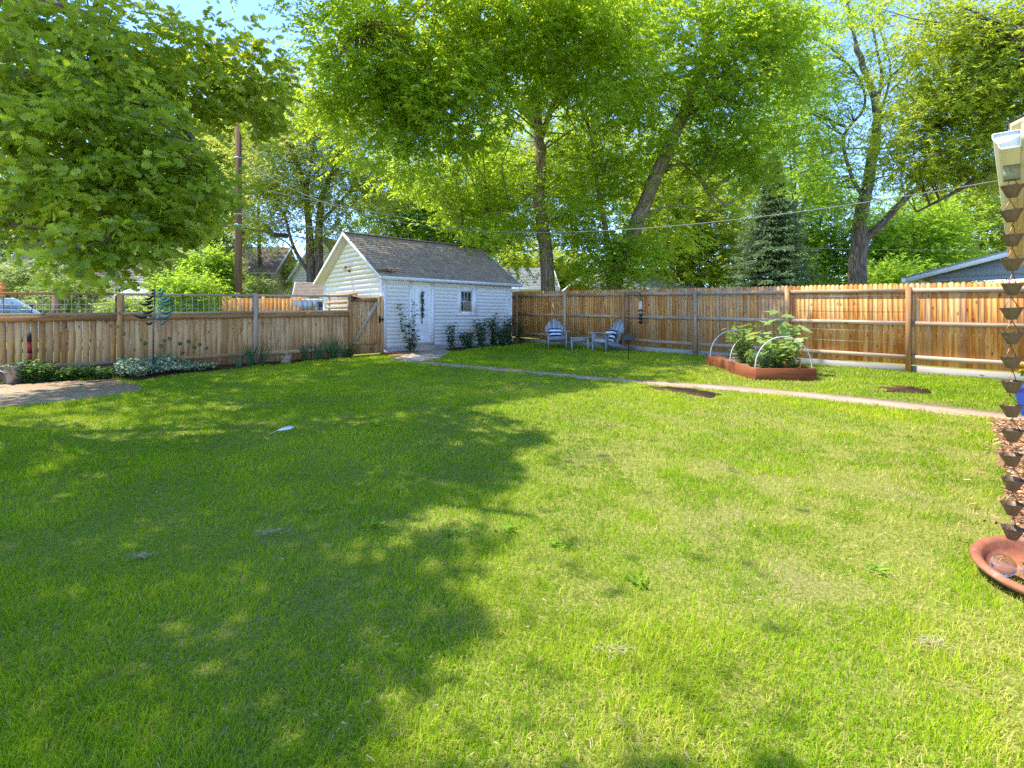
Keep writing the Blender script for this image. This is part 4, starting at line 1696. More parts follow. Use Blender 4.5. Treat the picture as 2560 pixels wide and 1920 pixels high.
# ---------------------------------------------------------------- plants with stems and leaves
def stem_plant(name, label, base, stems, leaf, mat, stem_mat, cat='plant', group=None, tpl=T_OVAL, flowers=None, stem_r=.006):
    """stems: list of [points]; leaf: (length, width, per stem, petiole)"""
    root = empty(name, base, label, cat, group)
    mb = MB()
    P, D, Nn = [], [], []
    L, W, k, pet = leaf
    for st in stems:
        pts = smooth_path(st, 3)
        mb.tube(pts, [stem_r * (1 - .6 * i / len(pts)) for i in range(len(pts))], 5)
        for i in range(k):
            t = .12 + .88 * (i + rnd.random()) / k
            f = t * (len(pts) - 1)
            a = min(int(f), len(pts) - 2)
            p = pts[a].lerp(pts[a + 1], f - a)
            ang = i * 2.4 + rnd.uniform(-.5, .5)
            o = Vector((math.cos(ang), math.sin(ang), rnd.uniform(-.1, .5))).normalized()
            q = p + o * pet * rnd.uniform(.5, 1.1)
            mb.tube([p, q], stem_r * .35, 4, cap=False)
            for s in range(3 if L < .09 else 1):
                w = o + Vector((rnd.gauss(0, .45), rnd.gauss(0, .45), rnd.gauss(-.25, .25)))
                P.append(q + Vector((rnd.gauss(0, L * .2), rnd.gauss(0, L * .2), rnd.gauss(0, L * .2))))
                D.append(w)
                Nn.append((rnd.gauss(0, .4), rnd.gauss(0, .4), 1))
    mb.build('stems', stem_mat, root)
    n = len(P)
    sc = .7 + .6 * RNG.random(n)
    leaf_mesh('foliage', np.array([tuple(p) for p in P]), np.array([tuple(d) for d in D]), np.array(Nn), L * sc, W * sc, tpl, mat, root)
    for fl in (flowers or []):
        c, r, fm = fl
        m2 = MB()
        for ring, (rr, tilt, cnt) in enumerate(((1.0, .25, 8), (.75, .8, 7), (.45, 1.4, 5))):
            for i in range(cnt):
                a = 2 * math.pi * i / cnt + ring
                o = Vector((math.cos(a), math.sin(a), tilt)).normalized() * r * rr
                s = Vector((-math.sin(a), math.cos(a), 0)) * r * .38
                m2.add([c, c + o * .6 + s, c + o * 1.05, c + o * .6 - s], [(0, 1, 2, 3)])
        m2.build('flower', fm, root)
    return root


M['stem'] = m_paint('green stem', (.1, .17, .05), .6, .3)
M['cane'] = m_paint('brown cane', (.12, .09, .05), .8, .3)
L_ROSE = m_leaf('rose leaves', (.025, .07, .02), (.085, .17, .045), (.2, .34, .06), .3, .5, .35)
L_SUN = m_leaf('sunflower leaves', (.2, .33, .07), (.42, .55, .2), (.6, .7, .15), .4, .3, .5)
L_TOM = m_leaf('tomato leaves', (.13, .24, .035), (.32, .45, .1), (.5, .6, .1), .38, .3, .5)
L_FEATH = m_leaf('feathery leaves', (.12, .2, .06), (.26, .36, .13), None, .3)
RED_F = m_paint('red petals', (.62, .02, .05), .6, .2)
ORANGE_F = m_paint('coral petals', (.85, .14, .06), .6, .2)
YELLOW_F = m_paint('yellow petals', (.9, .55, .02), .6, .2)


def bush(name, label, base, h, spread, ns, leaf, mat, stem_mat, lean=(0, 0), **kw):
    st = []
    for i in range(ns):
        a = 2 * math.pi * i / ns + rnd.uniform(-.4, .4)
        r = spread * rnd.uniform(.35, 1)
        hh = h * rnd.uniform(.62, 1.0) if i else h
        e = Vector((math.cos(a) * r + lean[0], math.sin(a) * r + lean[1], hh))
        st.append([base + Vector((e.x * .1, e.y * .1, -.02)), base + Vector((e.x * .55, e.y * .55, hh * .5)), base + e])
    return stem_plant(name, label, base, st, leaf, mat, stem_mat, **kw)


def beside_wall(px, off):
    p = wall_pt(px, off)
    return Vector((p.x, p.y, gz(p.y)))


RG = 'rose bushes along the garage wall'
b = beside_wall(1008, .38)
st = [[b, b + Vector((-.12, 0, .6)), b + Vector((-.22, .0, 1.05)), b + Vector((-.3, .02, 1.42))],
      [b, b + Vector((.06, 0, .7)), b + Vector((.13, .0, 1.1)), b + Vector((.12, .02, 1.5))],
      [b, b + Vector((.1, 0, .4)), b + Vector((.16, -.05, .7))], [b, b + Vector((-.1, -.04, .4)), b + Vector((-.13, -.06, .8))],
      [b, b + Vector((.0, -.08, .4)), b + Vector((.05, -.1, .9))], [b, b + Vector((.12, -.05, .3)), b + Vector((.2, -.08, .5))]]
stem_plant('climbing_rose', 'tall two pronged climbing rose left of the white garage door', b, st, (.075, .055, 26, .07), L_ROSE, M['cane'], 'rose')
for px, off, h, sp, ns, lab, fl in (
        (1112, .36, .82, .16, 5, 'thin single rose cane just right of the garage door', None),
        (1150, .42, .55, .3, 8, 'low rose bush with two coral blooms below the garage window', ((.04, -.2, .44, ORANGE_F), (.26, -.22, .58, ORANGE_F))),
        (1184, .4, .95, .28, 10, 'bushy dark green rose below the right edge of the garage window', None),
        (1216, .36, 1.12, .2, 9, 'tallest rose with bare buds between the window and the downspout', None),
        (1236, .4, .75, .2, 7, 'middling rose with one small pink red bloom near the downspout', ((.1, -.16, .86, RED_F),)),
        (1256, .34, 1.08, .22, 9, 'tall rose with bright red blooms close to the downspout', ((-.02, -.16, .82, RED_F), (.1, -.18, .86, RED_F), (-.25, -.14, .86, RED_F))),
        (1287, .3, .85, .14, 5, 'slim leafy rose at the garage corner before the tall fence', None)):
    b = beside_wall(px, off)
    bush('rose_bush', lab, b, h, sp, ns, (.07, .052, 20, .06), L_ROSE, M['cane'], cat='rose', group=RG,
         flowers=[(b + Vector(f[:3]), .055, f[3]) for f in fl] if fl else None)

# vegetables in the raised bed
zb = gz(10.5) + .2


def inbed(x, y): return Vector((x, y, gz(y) + .19))


b = inbed(5.38, 10.9)
st = [[b, b + Vector((.02, 0, .6)), b + Vector((-.03, 0, 1.08))], [b + Vector((.05, 0, .3)), b + Vector((.2, -.02, .6)), b + Vector((.36, -.02, .8))],
      [b, b + Vector((.2, -.15, .4)), b + Vector((.3, -.2, .66))], [b, b + Vector((-.22, -.05, .4)), b + Vector((-.35, -.1, .72))]]
stem_plant('sunflower_plant', 'tall young sunflower plant rising above the hoops of the raised bed', b, st, (.23, .19, 15, .12), L_SUN, M['stem'], 'plant', tpl=T_LOBED, stem_r=.012)
b = inbed(5.2, 10.5)
bush('squash_plant', 'broad leaved squash plant under the front hoop of the raised bed', b, .66, .42, 12, (.17, .14, 10, .08), L_SUN, M['stem'], tpl=T_LOBED, stem_r=.008)
b = inbed(5.46, 10.42)
bush('bean_plant', 'leggy bean plant at the front corner of the raised bed', b, .5, .2, 9, (.1, .085, 7, .06), L_TOM, M['stem'], tpl=T_OVAL)
b = inbed(4.9, 11.35)
bush('tomato_plant', 'tomato plant growing under the middle hoop of the raised bed', b, .82, .34, 14, (.1, .065, 24, .06), L_TOM, M['stem'], tpl=T_LOBED)
b = inbed(4.78, 10.7)
bush('marigold', 'small marigold with one orange bloom at the side of the raised bed', b, .36, .13, 7, (.05, .02, 14, .02), L_TOM, M['stem'], flowers=[(b + Vector((-.06, -.05, .26)), .03, YELLOW_F)])
b = inbed(4.86, 10.32)
bush('carrot_patch', 'feathery carrot tops by the front board of the raised bed', b, .34, .22, 16, (.05, .012, 30, .03), L_FEATH, M['stem'])

# ---------------------------------------------------------------- things along the low fence
L_IRIS = m_leaf('iris leaves', (.03, .085, .035), (.1, .19, .07), (.18, .3, .08), .25, .4, .4)


def sword_clump(label, base, n, h, spread, lean=(0, 0), name='iris_clump', w=.034, group='iris clumps along the low fence', mat=None):
    V_, F_, R_ = [], [], []
    mb = MB()
    for i in range(n):
        a = rnd.uniform(0, 2 * math.pi)
        r = spread * rnd.random() ** .5
        hh = h * rnd.uniform(.55, 1)
        e = Vector((math.cos(a) * r * 1.5 + lean[0] * hh, math.sin(a) * r * .8 + lean[1] * hh, 0))
        b = base + Vector((math.cos(a) * r * .45, math.sin(a) * r * .3, -.02))
        s = Vector((rnd.gauss(1, .3), rnd.gauss(0, .6), 0)).normalized() * w * rnd.uniform(.7, 1.1)
        pts = []
        for t in (0, .3, .6, .85, 1):
            bendz = hh * (t - (.12 * t * t if rnd.random() > .8 else .02 * t * t))
            pts.append(b + e * (t ** 1.5) + UP * bendz)
        wv = (.7, 1, .85, .5, .04)
        P = []
        for p, q in zip(pts, wv): P += [p - s * q * .5, p + s * q * .5]
        mb.add(P, [(2 * k, 2 * k + 1, 2 * k + 3, 2 * k + 2) for k in range(4)], rnd.random())
    o = mb.build(name, mat or L_IRIS)
    return tag(o, label, 'plant', group)


def bed_at(px, py): return G(px, py)


sword_clump('narrow iris fan left of the tall iris clump and grey fence post', bed_at(600, 918), 8, .52, .1, (-.18, 0))
sword_clump('tall iris clump in front of the grey fence post', bed_at(626, 914), 26, .66, .14)
sword_clump('few long iris blades leaning towards the stone cherub', bed_at(651, 912), 7, .68, .1, (.3, 0))
sword_clump('arching iris clump between the cherub and the gate', bed_at(795, 899), 22, .62, .24, (.0, 0))
sword_clump('dense iris clump closest to the garden gate', bed_at(832, 896), 30, .72, .24)
sword_clump('fine leaved dark green clump at the foot of the gate post', bed_at(871, 892), 60, .5, .24, name='lavender_clump', w=.012, group=None, mat=L_ROSE)
b = bed_at(762, 903)
bush('catmint', 'grey green catmint with pale blue flowers between cherub and irises', b, .42, .14, 12, (.045, .02, 16, .02), m_leaf('grey leaves', (.1, .15, .1), (.2, .27, .2)), M['stem'],
     flowers=[(b + Vector((rnd.gauss(0, .11), rnd.gauss(0, .05), .4 + rnd.uniform(-.05, .06))), .022, m_paint('pale blue petals', (.5, .55, .72), .7, .2)) for _ in range(7)])


def alliums():
    gm = m_leaf('allium seed heads', (.07, .12, .05), (.18, .24, .12), None, .2)
    for i, (px, py, lab) in enumerate(((363, 858, 'lone allium seed head left of the wind spinner pole'), (411, 851, 'allium head touching its twin right of the wind spinner'),
                                      (424, 847, 'tallest allium of the pair right of the wind spinner'), (403, 864, 'small low allium close to the wind spinner pole'),
                                      (450, 859, 'allium head halfway along the row on the low fence'), (472, 854, 'tall allium past the middle of the row'),
                                      (456, 882, 'short allium drooping low over the pale ground cover'), (486, 868, 'smaller allium just left of the last tall one'),
                                      (499, 861, 'tall leafy allium near the row end'), (516, 870, 'last allium of the row towards the irises'))):
        base = G(px + rnd.uniform(-3, 6), 932)
        top = V(px, py, base.y)
        root = empty('allium', base, lab, 'flower', 'allium seed heads along the low fence')
        mb = MB()
        mb.tube(smooth_path([base, base.lerp(top, .5) + Vector((rnd.uniform(-.03, .03), 0, 0)), top], 3), .0045, 5)
        mb.build('stem', M['stem'], root)
        n = 90
        d = unit(RNG.normal(size=(n, 3)))
        P = np.array([tuple(top)]) + d * .018
        leaf_mesh('seed_head', P, d, unit(RNG.normal(size=(n, 3))), .032, .017, T_DIA, gm, root)


alliums()


def ground_cover():
    poly = [G(*p) for p in ((288, 951), (292, 934), (340, 931), (405, 928), (430, 926), (470, 924), (535, 921), (540, 928), (450, 934), (380, 944), (330, 953))]
    n = 9000
    xs = RNG.uniform(min(p.x for p in poly), max(p.x for p in poly), n)
    ys = RNG.uniform(min(p.y for p in poly), max(p.y for p in poly), n)
    k = inside(poly, xs, ys)
    xs, ys = xs[k], ys[k]
    n = len(xs)
    hgt = .06 + (.2 + .3 * np.exp(-((xs + 7.6) / .5) ** 2)) * fnoise(xs, ys, 2.2, 3) * RNG.random(n) ** .5
    P = np.stack([xs, ys, S * ys + hgt], 1)
    D = RNG.normal(size=(n, 3)) * np.array([1, 1, .4])
    Nn = np.array([0, 0, 1.0]) + RNG.normal(size=(n, 3)) * .5
    lm = m_leaf('variegated leaves', (.08, .17, .06), (.6, .66, .5), (.4, .5, .25), .2, .3, .6)
    o = leaf_mesh('ground_cover', P, D, Nn, .05, .042, T_OVAL, lm, rn=np.clip(RNG.beta(.7, .8, n), 0, 1))
    tag(o, 'silver variegated ground cover spreading round the wind spinner base', 'ground cover', kind='stuff')


ground_cover()
L_WEED = m_leaf('weed leaves', (.06, .13, .025), (.16, .27, .05), None, .3)
for i, (px, py, h, lab) in enumerate(((62, 958, .42, 'leafy weed clump crowding the metal bucket'), (102, 955, .34, 'leafy green weeds below the striped garden stake'), (150, 952, .26, 'low weed clump midway along the dirt patch'),
                                      (205, 948, .24, 'low weeds with upright tips at the back of the dirt patch'), (258, 946, .2, 'smallest weed clump beside the pale ground cover'))):
    bush('weed_clump', lab, G(px, py), h, .26, 12, (.075, .04, 12, .04), L_WEED, M['stem'], cat='weeds', group='weeds at the foot of the low fence')


def spinner():
    b = G(383, 941)
    root = empty('wind_spinner', b, 'kinetic wind spinner tree with dark and teal curved blades on a pole', 'wind spinner')
    Y = b.y
    top = V(388, 712, Y)
    mb = MB()
    mb.tube([b - UP * .1, b + UP * .9, top], [.014, .013, .009], 8)
    mb.build('pole', m_metal('slate steel', (.12, .14, .17), .5), root)
    teal = m_metal('teal patina', (.08, .27, .33), .4, .4, .5)
    dark = m_metal('dark bronze', (.03, .022, .018), .5, .4, .5)
    lv = [(724, .10), (731, .16), (739, .14), (744, .25), (751, .32), (758, .31), (766, .3), (777, .46), (788, .5), (806, .3)]
    for (py, w) in lv:
        z = V(388, py, Y)
        for sg in (-1, 1):
            mb = MB()
            P = []
            yaw = rnd.uniform(-.5, .5)
            nseg = 8
            s0 = .07 if w > .2 else .02
            for i in range(nseg + 1):
                t = i / nseg
                x = s0 + (w - s0) * t
                zz = -.05 * math.sin(math.pi * t * .75) * (1 + w) + .05 * t * t + (.03 * t)
                wd = .075 * (w + .25) * math.sin(math.pi * min(1, .08 + .92 * t)) ** .7 + .003
                c = Vector((sg * x * math.cos(yaw), x * math.sin(yaw), zz))
                P += [z + c + UP * wd * .5 + Vector((0, -.01, 0)), z + c - UP * wd * .5 + Vector((0, .02, 0))]
            mb.add(P, [(2 * i, 2 * i + 1, 2 * i + 3, 2 * i + 2) for i in range(nseg)])
            o = mb.build('blade', dark if sg < 0 else teal, root)
            so = o.modifiers.new('thick', 'SOLIDIFY')
            so.thickness = .004
            mb = MB()
            mb.tube([z, z + Vector((sg * s0 * 1.2 * math.cos(yaw), s0 * math.sin(yaw), -.01))], .0035, 5)
            mb.build('arm', dark if sg < 0 else teal, o)
    hub = V(388, 793, Y)
    mb = MB()
    for (dx, rr) in ((-.1, .03), (.09, .036)):
        c = hub + Vector((dx, -.05, 0))
        mb.lathe([(rr * .3, -.006), (rr, -.004), (rr, .004), (rr * .3, .006)], c, 6, axis=(0.2, -1, .1))
    mb.tube([hub + Vector((-.03, -.02, -.06)), hub + Vector((.02, -.05, .06))], .008, 6)
    mb.build('hub', teal, root)


spinner()


def cherub():
    b = G(716, 909)
    mb = MB()
    P = lambda x, y, z: b + Vector((x, y, z))
    mb.ball(P(0, 0, .05), .1, .09, .08, 14, 10)
    mb.ball(P(.015, 0, .125), .078, .07, .085, 14, 10)
    mb.ball(P(.0, -.01, .255), .056, .056, .062, 14, 10)
    mb.ball(P(-.0, -.062, .25), .012, .014, .014, 8, 6)
    mb.ball(P(.0, .012, .285), .05, .05, .04, 10, 8)
    mb.ball(P(-.06, -.05, .05), .045, .07, .04, 10, 8)
    mb.ball(P(.06, -.05, .05), .045, .07, .04, 10, 8)
    mb.tube([P(-.06, -.01, .165), P(-.1, -.03, .14), P(-.1, -.045, .2)], [.03, .026, .02], 8)
    mb.tube([P(.075, -.01, .165), P(.095, -.05, .12), P(.04, -.085, .1)], [.03, .026, .02], 8)
    mb.ball(P(.06, .06, .17), .04, .015, .06, 8, 6)
    mb.ball(P(-.05, .06, .17), .04, .015, .06, 8, 6)
    o = mb.build('stone_cherub', m_paint('weathered stone', (.36, .27, .19), .9, .6, (.16, .12, .09), 14, .1, .6))
    r = o.modifiers.new('remesh', 'REMESH')
    r.mode = 'VOXEL'
    r.voxel_size = .008
    r.use_smooth_shade = True
    tag(o, 'small seated stone cherub in the bed before the low fence', 'statue')


cherub()


def bucket():
    b = G(17, 962)
    b = Vector((b.x, b.y + .15, gz(b.y + .15)))
    root = empty('metal_bucket', b, 'dull galvanised metal bucket standing on the dirt by the weeds', 'bucket')
    mb = MB()
    mb.lathe([(.0, .002), (.155, .0), (.16, .01), (.185, .31), (.192, .32), (.192, .33), (.182, .33), (.178, .31), (.152, .02), (.0, .015)], b, 28)
    mb.build('body', m_metal('dull galvanised', (.30, .31, .32), .38, .5, .9), root, smooth=True)
    mb = MB()
    mb.tube([b + Vector((.19 * math.cos(a), .19 * math.sin(a) * .9 - .02, .31 - .09 * math.sin(a) ** 2)) for a in [math.pi + math.pi * i / 12 for i in range(13)]], .004, 6)
    mb.build('handle', M['galv'], root)


bucket()


def stake():
    b = G(76, 953)
    root = empty('garden_stake', b, 'black and red banded stake leaning at the low fence above the weeds', 'stake')
    top = V(73, 836, b.y)
    blk, red = m_paint('black band', (.02, .018, .018), .5, .2), m_paint('red band', (.45, .03, .03), .5, .3)
    cuts = [0, .1, .34, .46, .6, .66, .84, 1.0]
    for i in range(len(cuts) - 1):
        mb = MB()
        mb.tube([b.lerp(top, cuts[i]), b.lerp(top, cuts[i + 1])], .034 - .002 * (i % 2), 10)
        mb.build('band', blk if i % 2 == 0 else red, root)
    mb = MB()
    mb.tube([top, top + UP * .03, top + UP * .045 + Vector((.015, 0, 0)), top + UP * .03 + Vector((.03, 0, 0)), top + Vector((.03, 0, 0))], .006, 6)
    mb.build('loop', blk, root)


stake()


def bunting():
    a, b = lf(725, 1.53, .07), lf(796, 1.55, .07)
    root = empty('flag_bunting', a, 'string of five pale cloth flags tied to the fence mesh', 'bunting')
    mb = MB()
    pts = [a.lerp(b, i / 12) - UP * (.05 * math.sin(math.pi * i / 12)) for i in range(13)]
    mb.tube(pts, .003, 5)
    mb.build('string', M['galv'], root)
    mt = m_paint('pale cloth', (.62, .68, .74), .8, .25, (.4, .48, .58), 12)
    d = (b - a).normalized()
    for i in range(5):
        p = a.lerp(b, .07 + i * .17) - UP * (.05 * math.sin(math.pi * (.1 + i * .2)))
        mb = MB()
        rr = rnd.uniform(-.012, .02)
        mb.prism([p, p + d * .115, p + d * (.1 + rr) - UP * .16 + LN * .012, p + d * (.012 + rr) - UP * .165 + LN * .01], LN * .004)
        mb.build('flag', mt, root)


bunting()


# ---------------------------------------------------------------- alley: fence, car, umbrella, pole and cables
def alley_fence():
    a, b = V(560, 775, 19.5), V(752, 775, 21.0)
    a.z, b.z = gz(a.y), gz(b.y)
    root = empty('alley_fence', a, 'bright orange cedar fence across the alley behind the low fence', 'fence')
    L = (b - a).length
    d = (b - a) / L
    n = Vector((d.y, -d.x, 0)).normalized()
    mb = MB()
    k = int(L / .14)
    for i in range(k):
        mb.box(a + d * (L * i / k) , d * (L / k - .006), n * .02, UP * (1.62 + rnd.uniform(-.012, .012)))
    mb.build('board_panel', M['alley_fence'], root)
    for z in (.3, 1.3):
        mb = MB()
        mb.box(a + UP * z - n * .042, d * L, n * .04, UP * .09)
        mb.build('rail', M['alley_fence'], root)
    for i in range(3):
        mb = MB()
        mb.box(a + d * (L * i / 2 - .05) - n * .14, d * .1, n * .096, UP * 1.7)
        mb.build('post', M['alley_fence'], root)


alley_fence()


def car():
    Y = 16.2
    nose = V(124, 800, Y)
    d = LD
    n = LN
    o = Vector((nose.x, nose.y, gz(16)))
    root = empty('parked_car', o, 'silver blue station wagon with roof rails parked behind the low fence', 'car')
    W = 1.75
    Q = lambda x, y, z: o + d * x - n * y + UP * z           # x forward, y away from us
    body = m_metal('silver blue paint', (.7, .74, .8), .25, .05, .4)
    glass = m_glass_pane('car glass', (.14, .24, .4), .04)  # blue sky reflection is put into the base colour of the glass
    blk = m_paint('black trim', (.02, .02, .02), .5, .1)
    # x = 0 is the foot of the windscreen
    mb = MB()
    prof = [(-3.45, .3), (-3.5, .7), (-3.4, 1.0), (0, 1.0), (1.1, .86), (1.28, .62), (1.25, .3)]
    mb.prism([Q(x, 0, z) for x, z in prof], -n * W)
    bd = mb.build('body', body, root)
    bevel(bd, .07, 3)
    lo = [(-3.3, 0.08, 1.0), (.0, .08, 1.0), (0, W - .08, 1.0), (-3.3, W - .08, 1.0)]
    hi = [(-3.0, .24, 1.6), (-.78, .24, 1.6), (-.78, W - .24, 1.6), (-3.0, W - .24, 1.6)]
    mb = MB()
    mb.add([Q(*p) for p in lo] + [Q(*p) for p in hi], [(3, 2, 1, 0), (4, 5, 6, 7), (0, 1, 5, 4), (1, 2, 6, 5), (2, 3, 7, 6), (3, 0, 4, 7)])
    cb = mb.build('cabin', body, root)
    bevel(cb, .06, 3)

    def pane(name, a, b, c, e, off):
        mb = MB()
        mb.prism([p + off * .004 for p in (a, b, c, e)], off * .008)
        return mb.build(name, glass, cb)
    lerp = lambda p, q, t: tuple(x + (y - x) * t for x, y in zip(p, q))
    for (i, j, nm) in ((0, 1, 'side_window'), (1, 2, 'windscreen'), (2, 3, 'side_window'), (3, 0, 'rear_window')):
        a, b, c, e = Q(*lo[i]), Q(*lo[j]), Q(*hi[j]), Q(*hi[i])
        nn = (b - a).cross(e - a).normalized()
        ctr = (a + b + c + e) / 4
        if nn.dot(ctr - Q(-1.6, W / 2, 1.3)) < 0: nn = -nn
        parts = ((.04, .34), (.37, .64), (.67, .95)) if nm == 'side_window' else ((.07, .93),)
        for (s0, s1) in parts:
            pa, pb = a.lerp(b, s0), a.lerp(b, s1)
            pe, pc = e.lerp(c, s0), e.lerp(c, s1)
            pane(nm, pa.lerp(pe, .1), pb.lerp(pc, .1), pb.lerp(pc, .86), pa.lerp(pe, .86), nn)
    for y in (.3, W - .3):
        mb = MB()
        mb.tube([Q(-2.9, y, 1.6), Q(-2.8, y, 1.66), Q(-1.0, y, 1.66), Q(-.85, y, 1.59)], .02, 6)
        mb.build('roof_rail', blk, root)
    for x in (-2.6, .45):
        for y, sg in ((.0, -1), (W, 1)):
            mb = MB()
            c = Q(x, y + sg * .02 - (.2 if sg > 0 else 0) + (0 if sg > 0 else 0), .32)
            mb.lathe([(.2, 0), (.31, .0), (.33, .03), (.33, .19), (.31, .22), (.2, .22)], c, 20, axis=-n)
            w_ = mb.build('wheel', blk, root)
            mb = MB()
            mb.lathe([(.0, .02), (.2, .02), (.2, .2), (.0, .2)], c, 14, axis=-n)
            mb.build('rim', M['galv'], w_)
    for y in (.15, W - .5):
        mb = MB()
        mb.box(Q(1.2, y, .62), d * .06, -n * .35, UP * .13)
        mb.build('headlight', m_paint('headlight', (.7, .72, .75), .2, .1), root)
    mb = MB()
    mb.ball(Q(-.35, -.1, 1.05), .11, .09, .08)
    mb.build('mirror', body, root)


car()


def umbrella():
    Y = 22.5
    c = V(346, 716, Y)
    base = Vector((c.x, c.y, gz(Y)))
    root = empty('patio_umbrella', base, 'pale grey patio umbrella open beyond the low fence', 'umbrella')
    cl = m_paint('grey canopy cloth', (.42, .43, .46), .85, .25)
    n = 8
    R = 1.28
    rz = lambda a: 1 - .06 * abs(math.sin(n * a / 2))
    mb = MB()
    V_, F_ = [], []
    rings = 6
    for i in range(rings + 1):
        t = i / rings
        for k in range(n * 4):
            a = 2 * math.pi * k / (n * 4)
            sag = .05 * math.sin(math.pi * t) * abs(math.sin(n * a / 2))
            V_.append(c + Vector((math.cos(a) * R * t * (1 - .06 * t * abs(math.sin(n * a / 2))), math.sin(a) * R * t * (1 - .06 * t * abs(math.sin(n * a / 2))), -.62 * t ** 1.15 - sag)))
    m_ = n * 4
    for i in range(rings):
        for k in range(m_):
            F_.append((i * m_ + k, i * m_ + (k + 1) % m_, (i + 1) * m_ + (k + 1) % m_, (i + 1) * m_ + k))
    for k in range(m_):
        V_.append(V_[rings * m_ + k] - UP * .13)
    for k in range(m_):
        F_.append((rings * m_ + k, rings * m_ + (k + 1) % m_, (rings + 1) * m_ + (k + 1) % m_, (rings + 1) * m_ + k))
    mb.add(V_, F_)
    o = mb.build('canopy', cl, root)
    so = o.modifiers.new('thick', 'SOLIDIFY')
    so.thickness = .006
    mb = MB()
    mb.tube([base, c + UP * .05], .022, 8)
    mb.ball(c + UP * .06, .04)
    mb.build('pole', M['black_metal'], root)
    mb = MB()
    for k in range(n):
        a = 2 * math.pi * k / n
        mb.tube([c - UP * .04, c + Vector((math.cos(a) * R * .97, math.sin(a) * R * .97, -.66))], .008, 5)
    mb.build('ribs', M['black_metal'], root)
    mb = MB()
    mb.lathe([(.0, .08), (.1, .07), (.26, .05), (.27, .0), (.0, .0)], base, 18)
    mb.build('base', M['iron_blue'], root)


umbrella()


def marker_post():
    b = V(7, 800, 12.6)
    b = Vector((b.x, b.y, gz(b.y)))
    root = empty('marker_post', b, 'slim post with orange collars standing behind the low fence by the car', 'post')
    mb = MB()
    mb.tube([b, b + UP * 1.62], .025, 8)
    mb.build('shaft', m_paint('violet grey shaft', (.14, .1, .16), .6, .3), root)
    for z, c in ((1.6, (.75, .25, .08)), (1.69, (.65, .12, .06)), (1.78, (.8, .33, .12)), (1.86, (.72, .2, .08))):
        mb = MB()
        mb.lathe([(.03, 0), (.052, .008), (.052, .07), (.03, .08)], b + UP * z, 12)
        mb.build('collar', m_paint('orange collar', c, .5, .2), root)


marker_post()


def stump_post():
    b = V(140, 800, 17.6)
    b = Vector((b.x, b.y, gz(b.y)))
    mb = MB()
    mb.tube([b - UP * .1, b + UP * .9, b + UP * 1.72], [.14, .12, .11], 12)
    tag(mb.build('timber_post', m_bark('post bark', (.1, .06, .04), (.36, .22, .13))), 'cut brown timber post standing just past the car windscreen', 'post')


stump_post()

POLE = V(596, 800, 22)
POLE = Vector((POLE.x, POLE.y, gz(22)))
M['pole_wood'] = m_bark('pole wood', (.09, .05, .03), (.26, .16, .1), .5, 30)


def utility_pole():
    root = empty('utility_pole', POLE, 'tall brown wooden utility pole behind the low fence', 'utility pole')
    mb = MB()
    mb.tube([POLE - UP * .3, POLE + UP * 4, POLE + UP * 9.6], [.15, .14, .115], 14)
    mb.build('shaft', M['pole_wood'], root, smooth=True)
    mb = MB()
    mb.box(POLE + Vector((-1.1, -.19, 9.0)), (2.2, 0, 0), (0, .09, 0), (0, 0, .11))
    mb.build('cross_arm', M['post_brown'], root)
    for x in (-.95, -.4, .4, .95):
        mb = MB()
        mb.lathe([(.02, 0), (.04, .03), (.03, .06), (.045, .09), (.0, .12)], POLE + Vector((x, -.145, 9.11)), 10)
        mb.build('insulator', M['iron_blue'], root)
    mb = MB()
    mb.tube([POLE + Vector((.02, -.16, .2)), POLE + Vector((.02, -.155, 1.75))], .022, 8)
    mb.build('conduit', M['fascia_white'], root)
    for z in (4.6, 5.05, 7.35):
        mb = MB()
        mb.lathe([(.15, 0), (.165, .01), (.165, .06), (.15, .07)], POLE + UP * z, 14)
        mb.build('pole_band', M['galv'], root)


utility_pole()


def cable(label, a, b, sag, r, mat, n=40, group='overhead cables from the utility pole'):
    a, b = Vector(a), Vector(b)
    mb = MB()
    mb.tube([a.lerp(b, i / n) - UP * (4 * sag * (i / n) * (1 - i / n)) for i in range(n + 1)], r, 6)
    return tag(mb.build('overhead_cable', mat), label, 'cable', group)


pale_c = m_paint('pale cable', (.2, .2, .21), .5, .2)
dark_c = m_paint('dark cable', (.05, .05, .055), .6, .2)
grey_c = m_paint('grey cable', (.3, .31, .33), .6, .2)
cable('pale service cable sagging from the pole over the lawn to the house', (POLE.x + .15, POLE.y, 8.1), (5.95, 6.0, 3.12), 1.64, .0062, pale_c, 60)
far = POLE + LD * 62
cable('dark lower alley cable carrying the black splice box', (POLE.x - 11, POLE.y - 10, 5.0), (POLE.x, POLE.y - .16, 5.25), .12, .018, dark_c)
ca = Vector((POLE.x, POLE.y - .16, 5.25))
cb_ = Vector((far.x, far.y, 5.4))
cable('dark alley cable running from the pole behind the garage ridge', ca, cb_, .9, .018, dark_c, 60)
cable('grey alley cable a little above the splice box', (POLE.x, POLE.y - .16, 5.75), (far.x, far.y, 6.1), .85, .014, grey_c, 60)
cable('uppermost grey alley cable from the pole top band', (POLE.x, POLE.y - .16, 7.0), (far.x, far.y, 7.6), 1.0, .014, grey_c, 60)
cable('thin pale wire crossing before the spruce and the elm trunk', V(1500, 604, 27), V(2500, 626, 27), .1, .008, pale_c, 40)


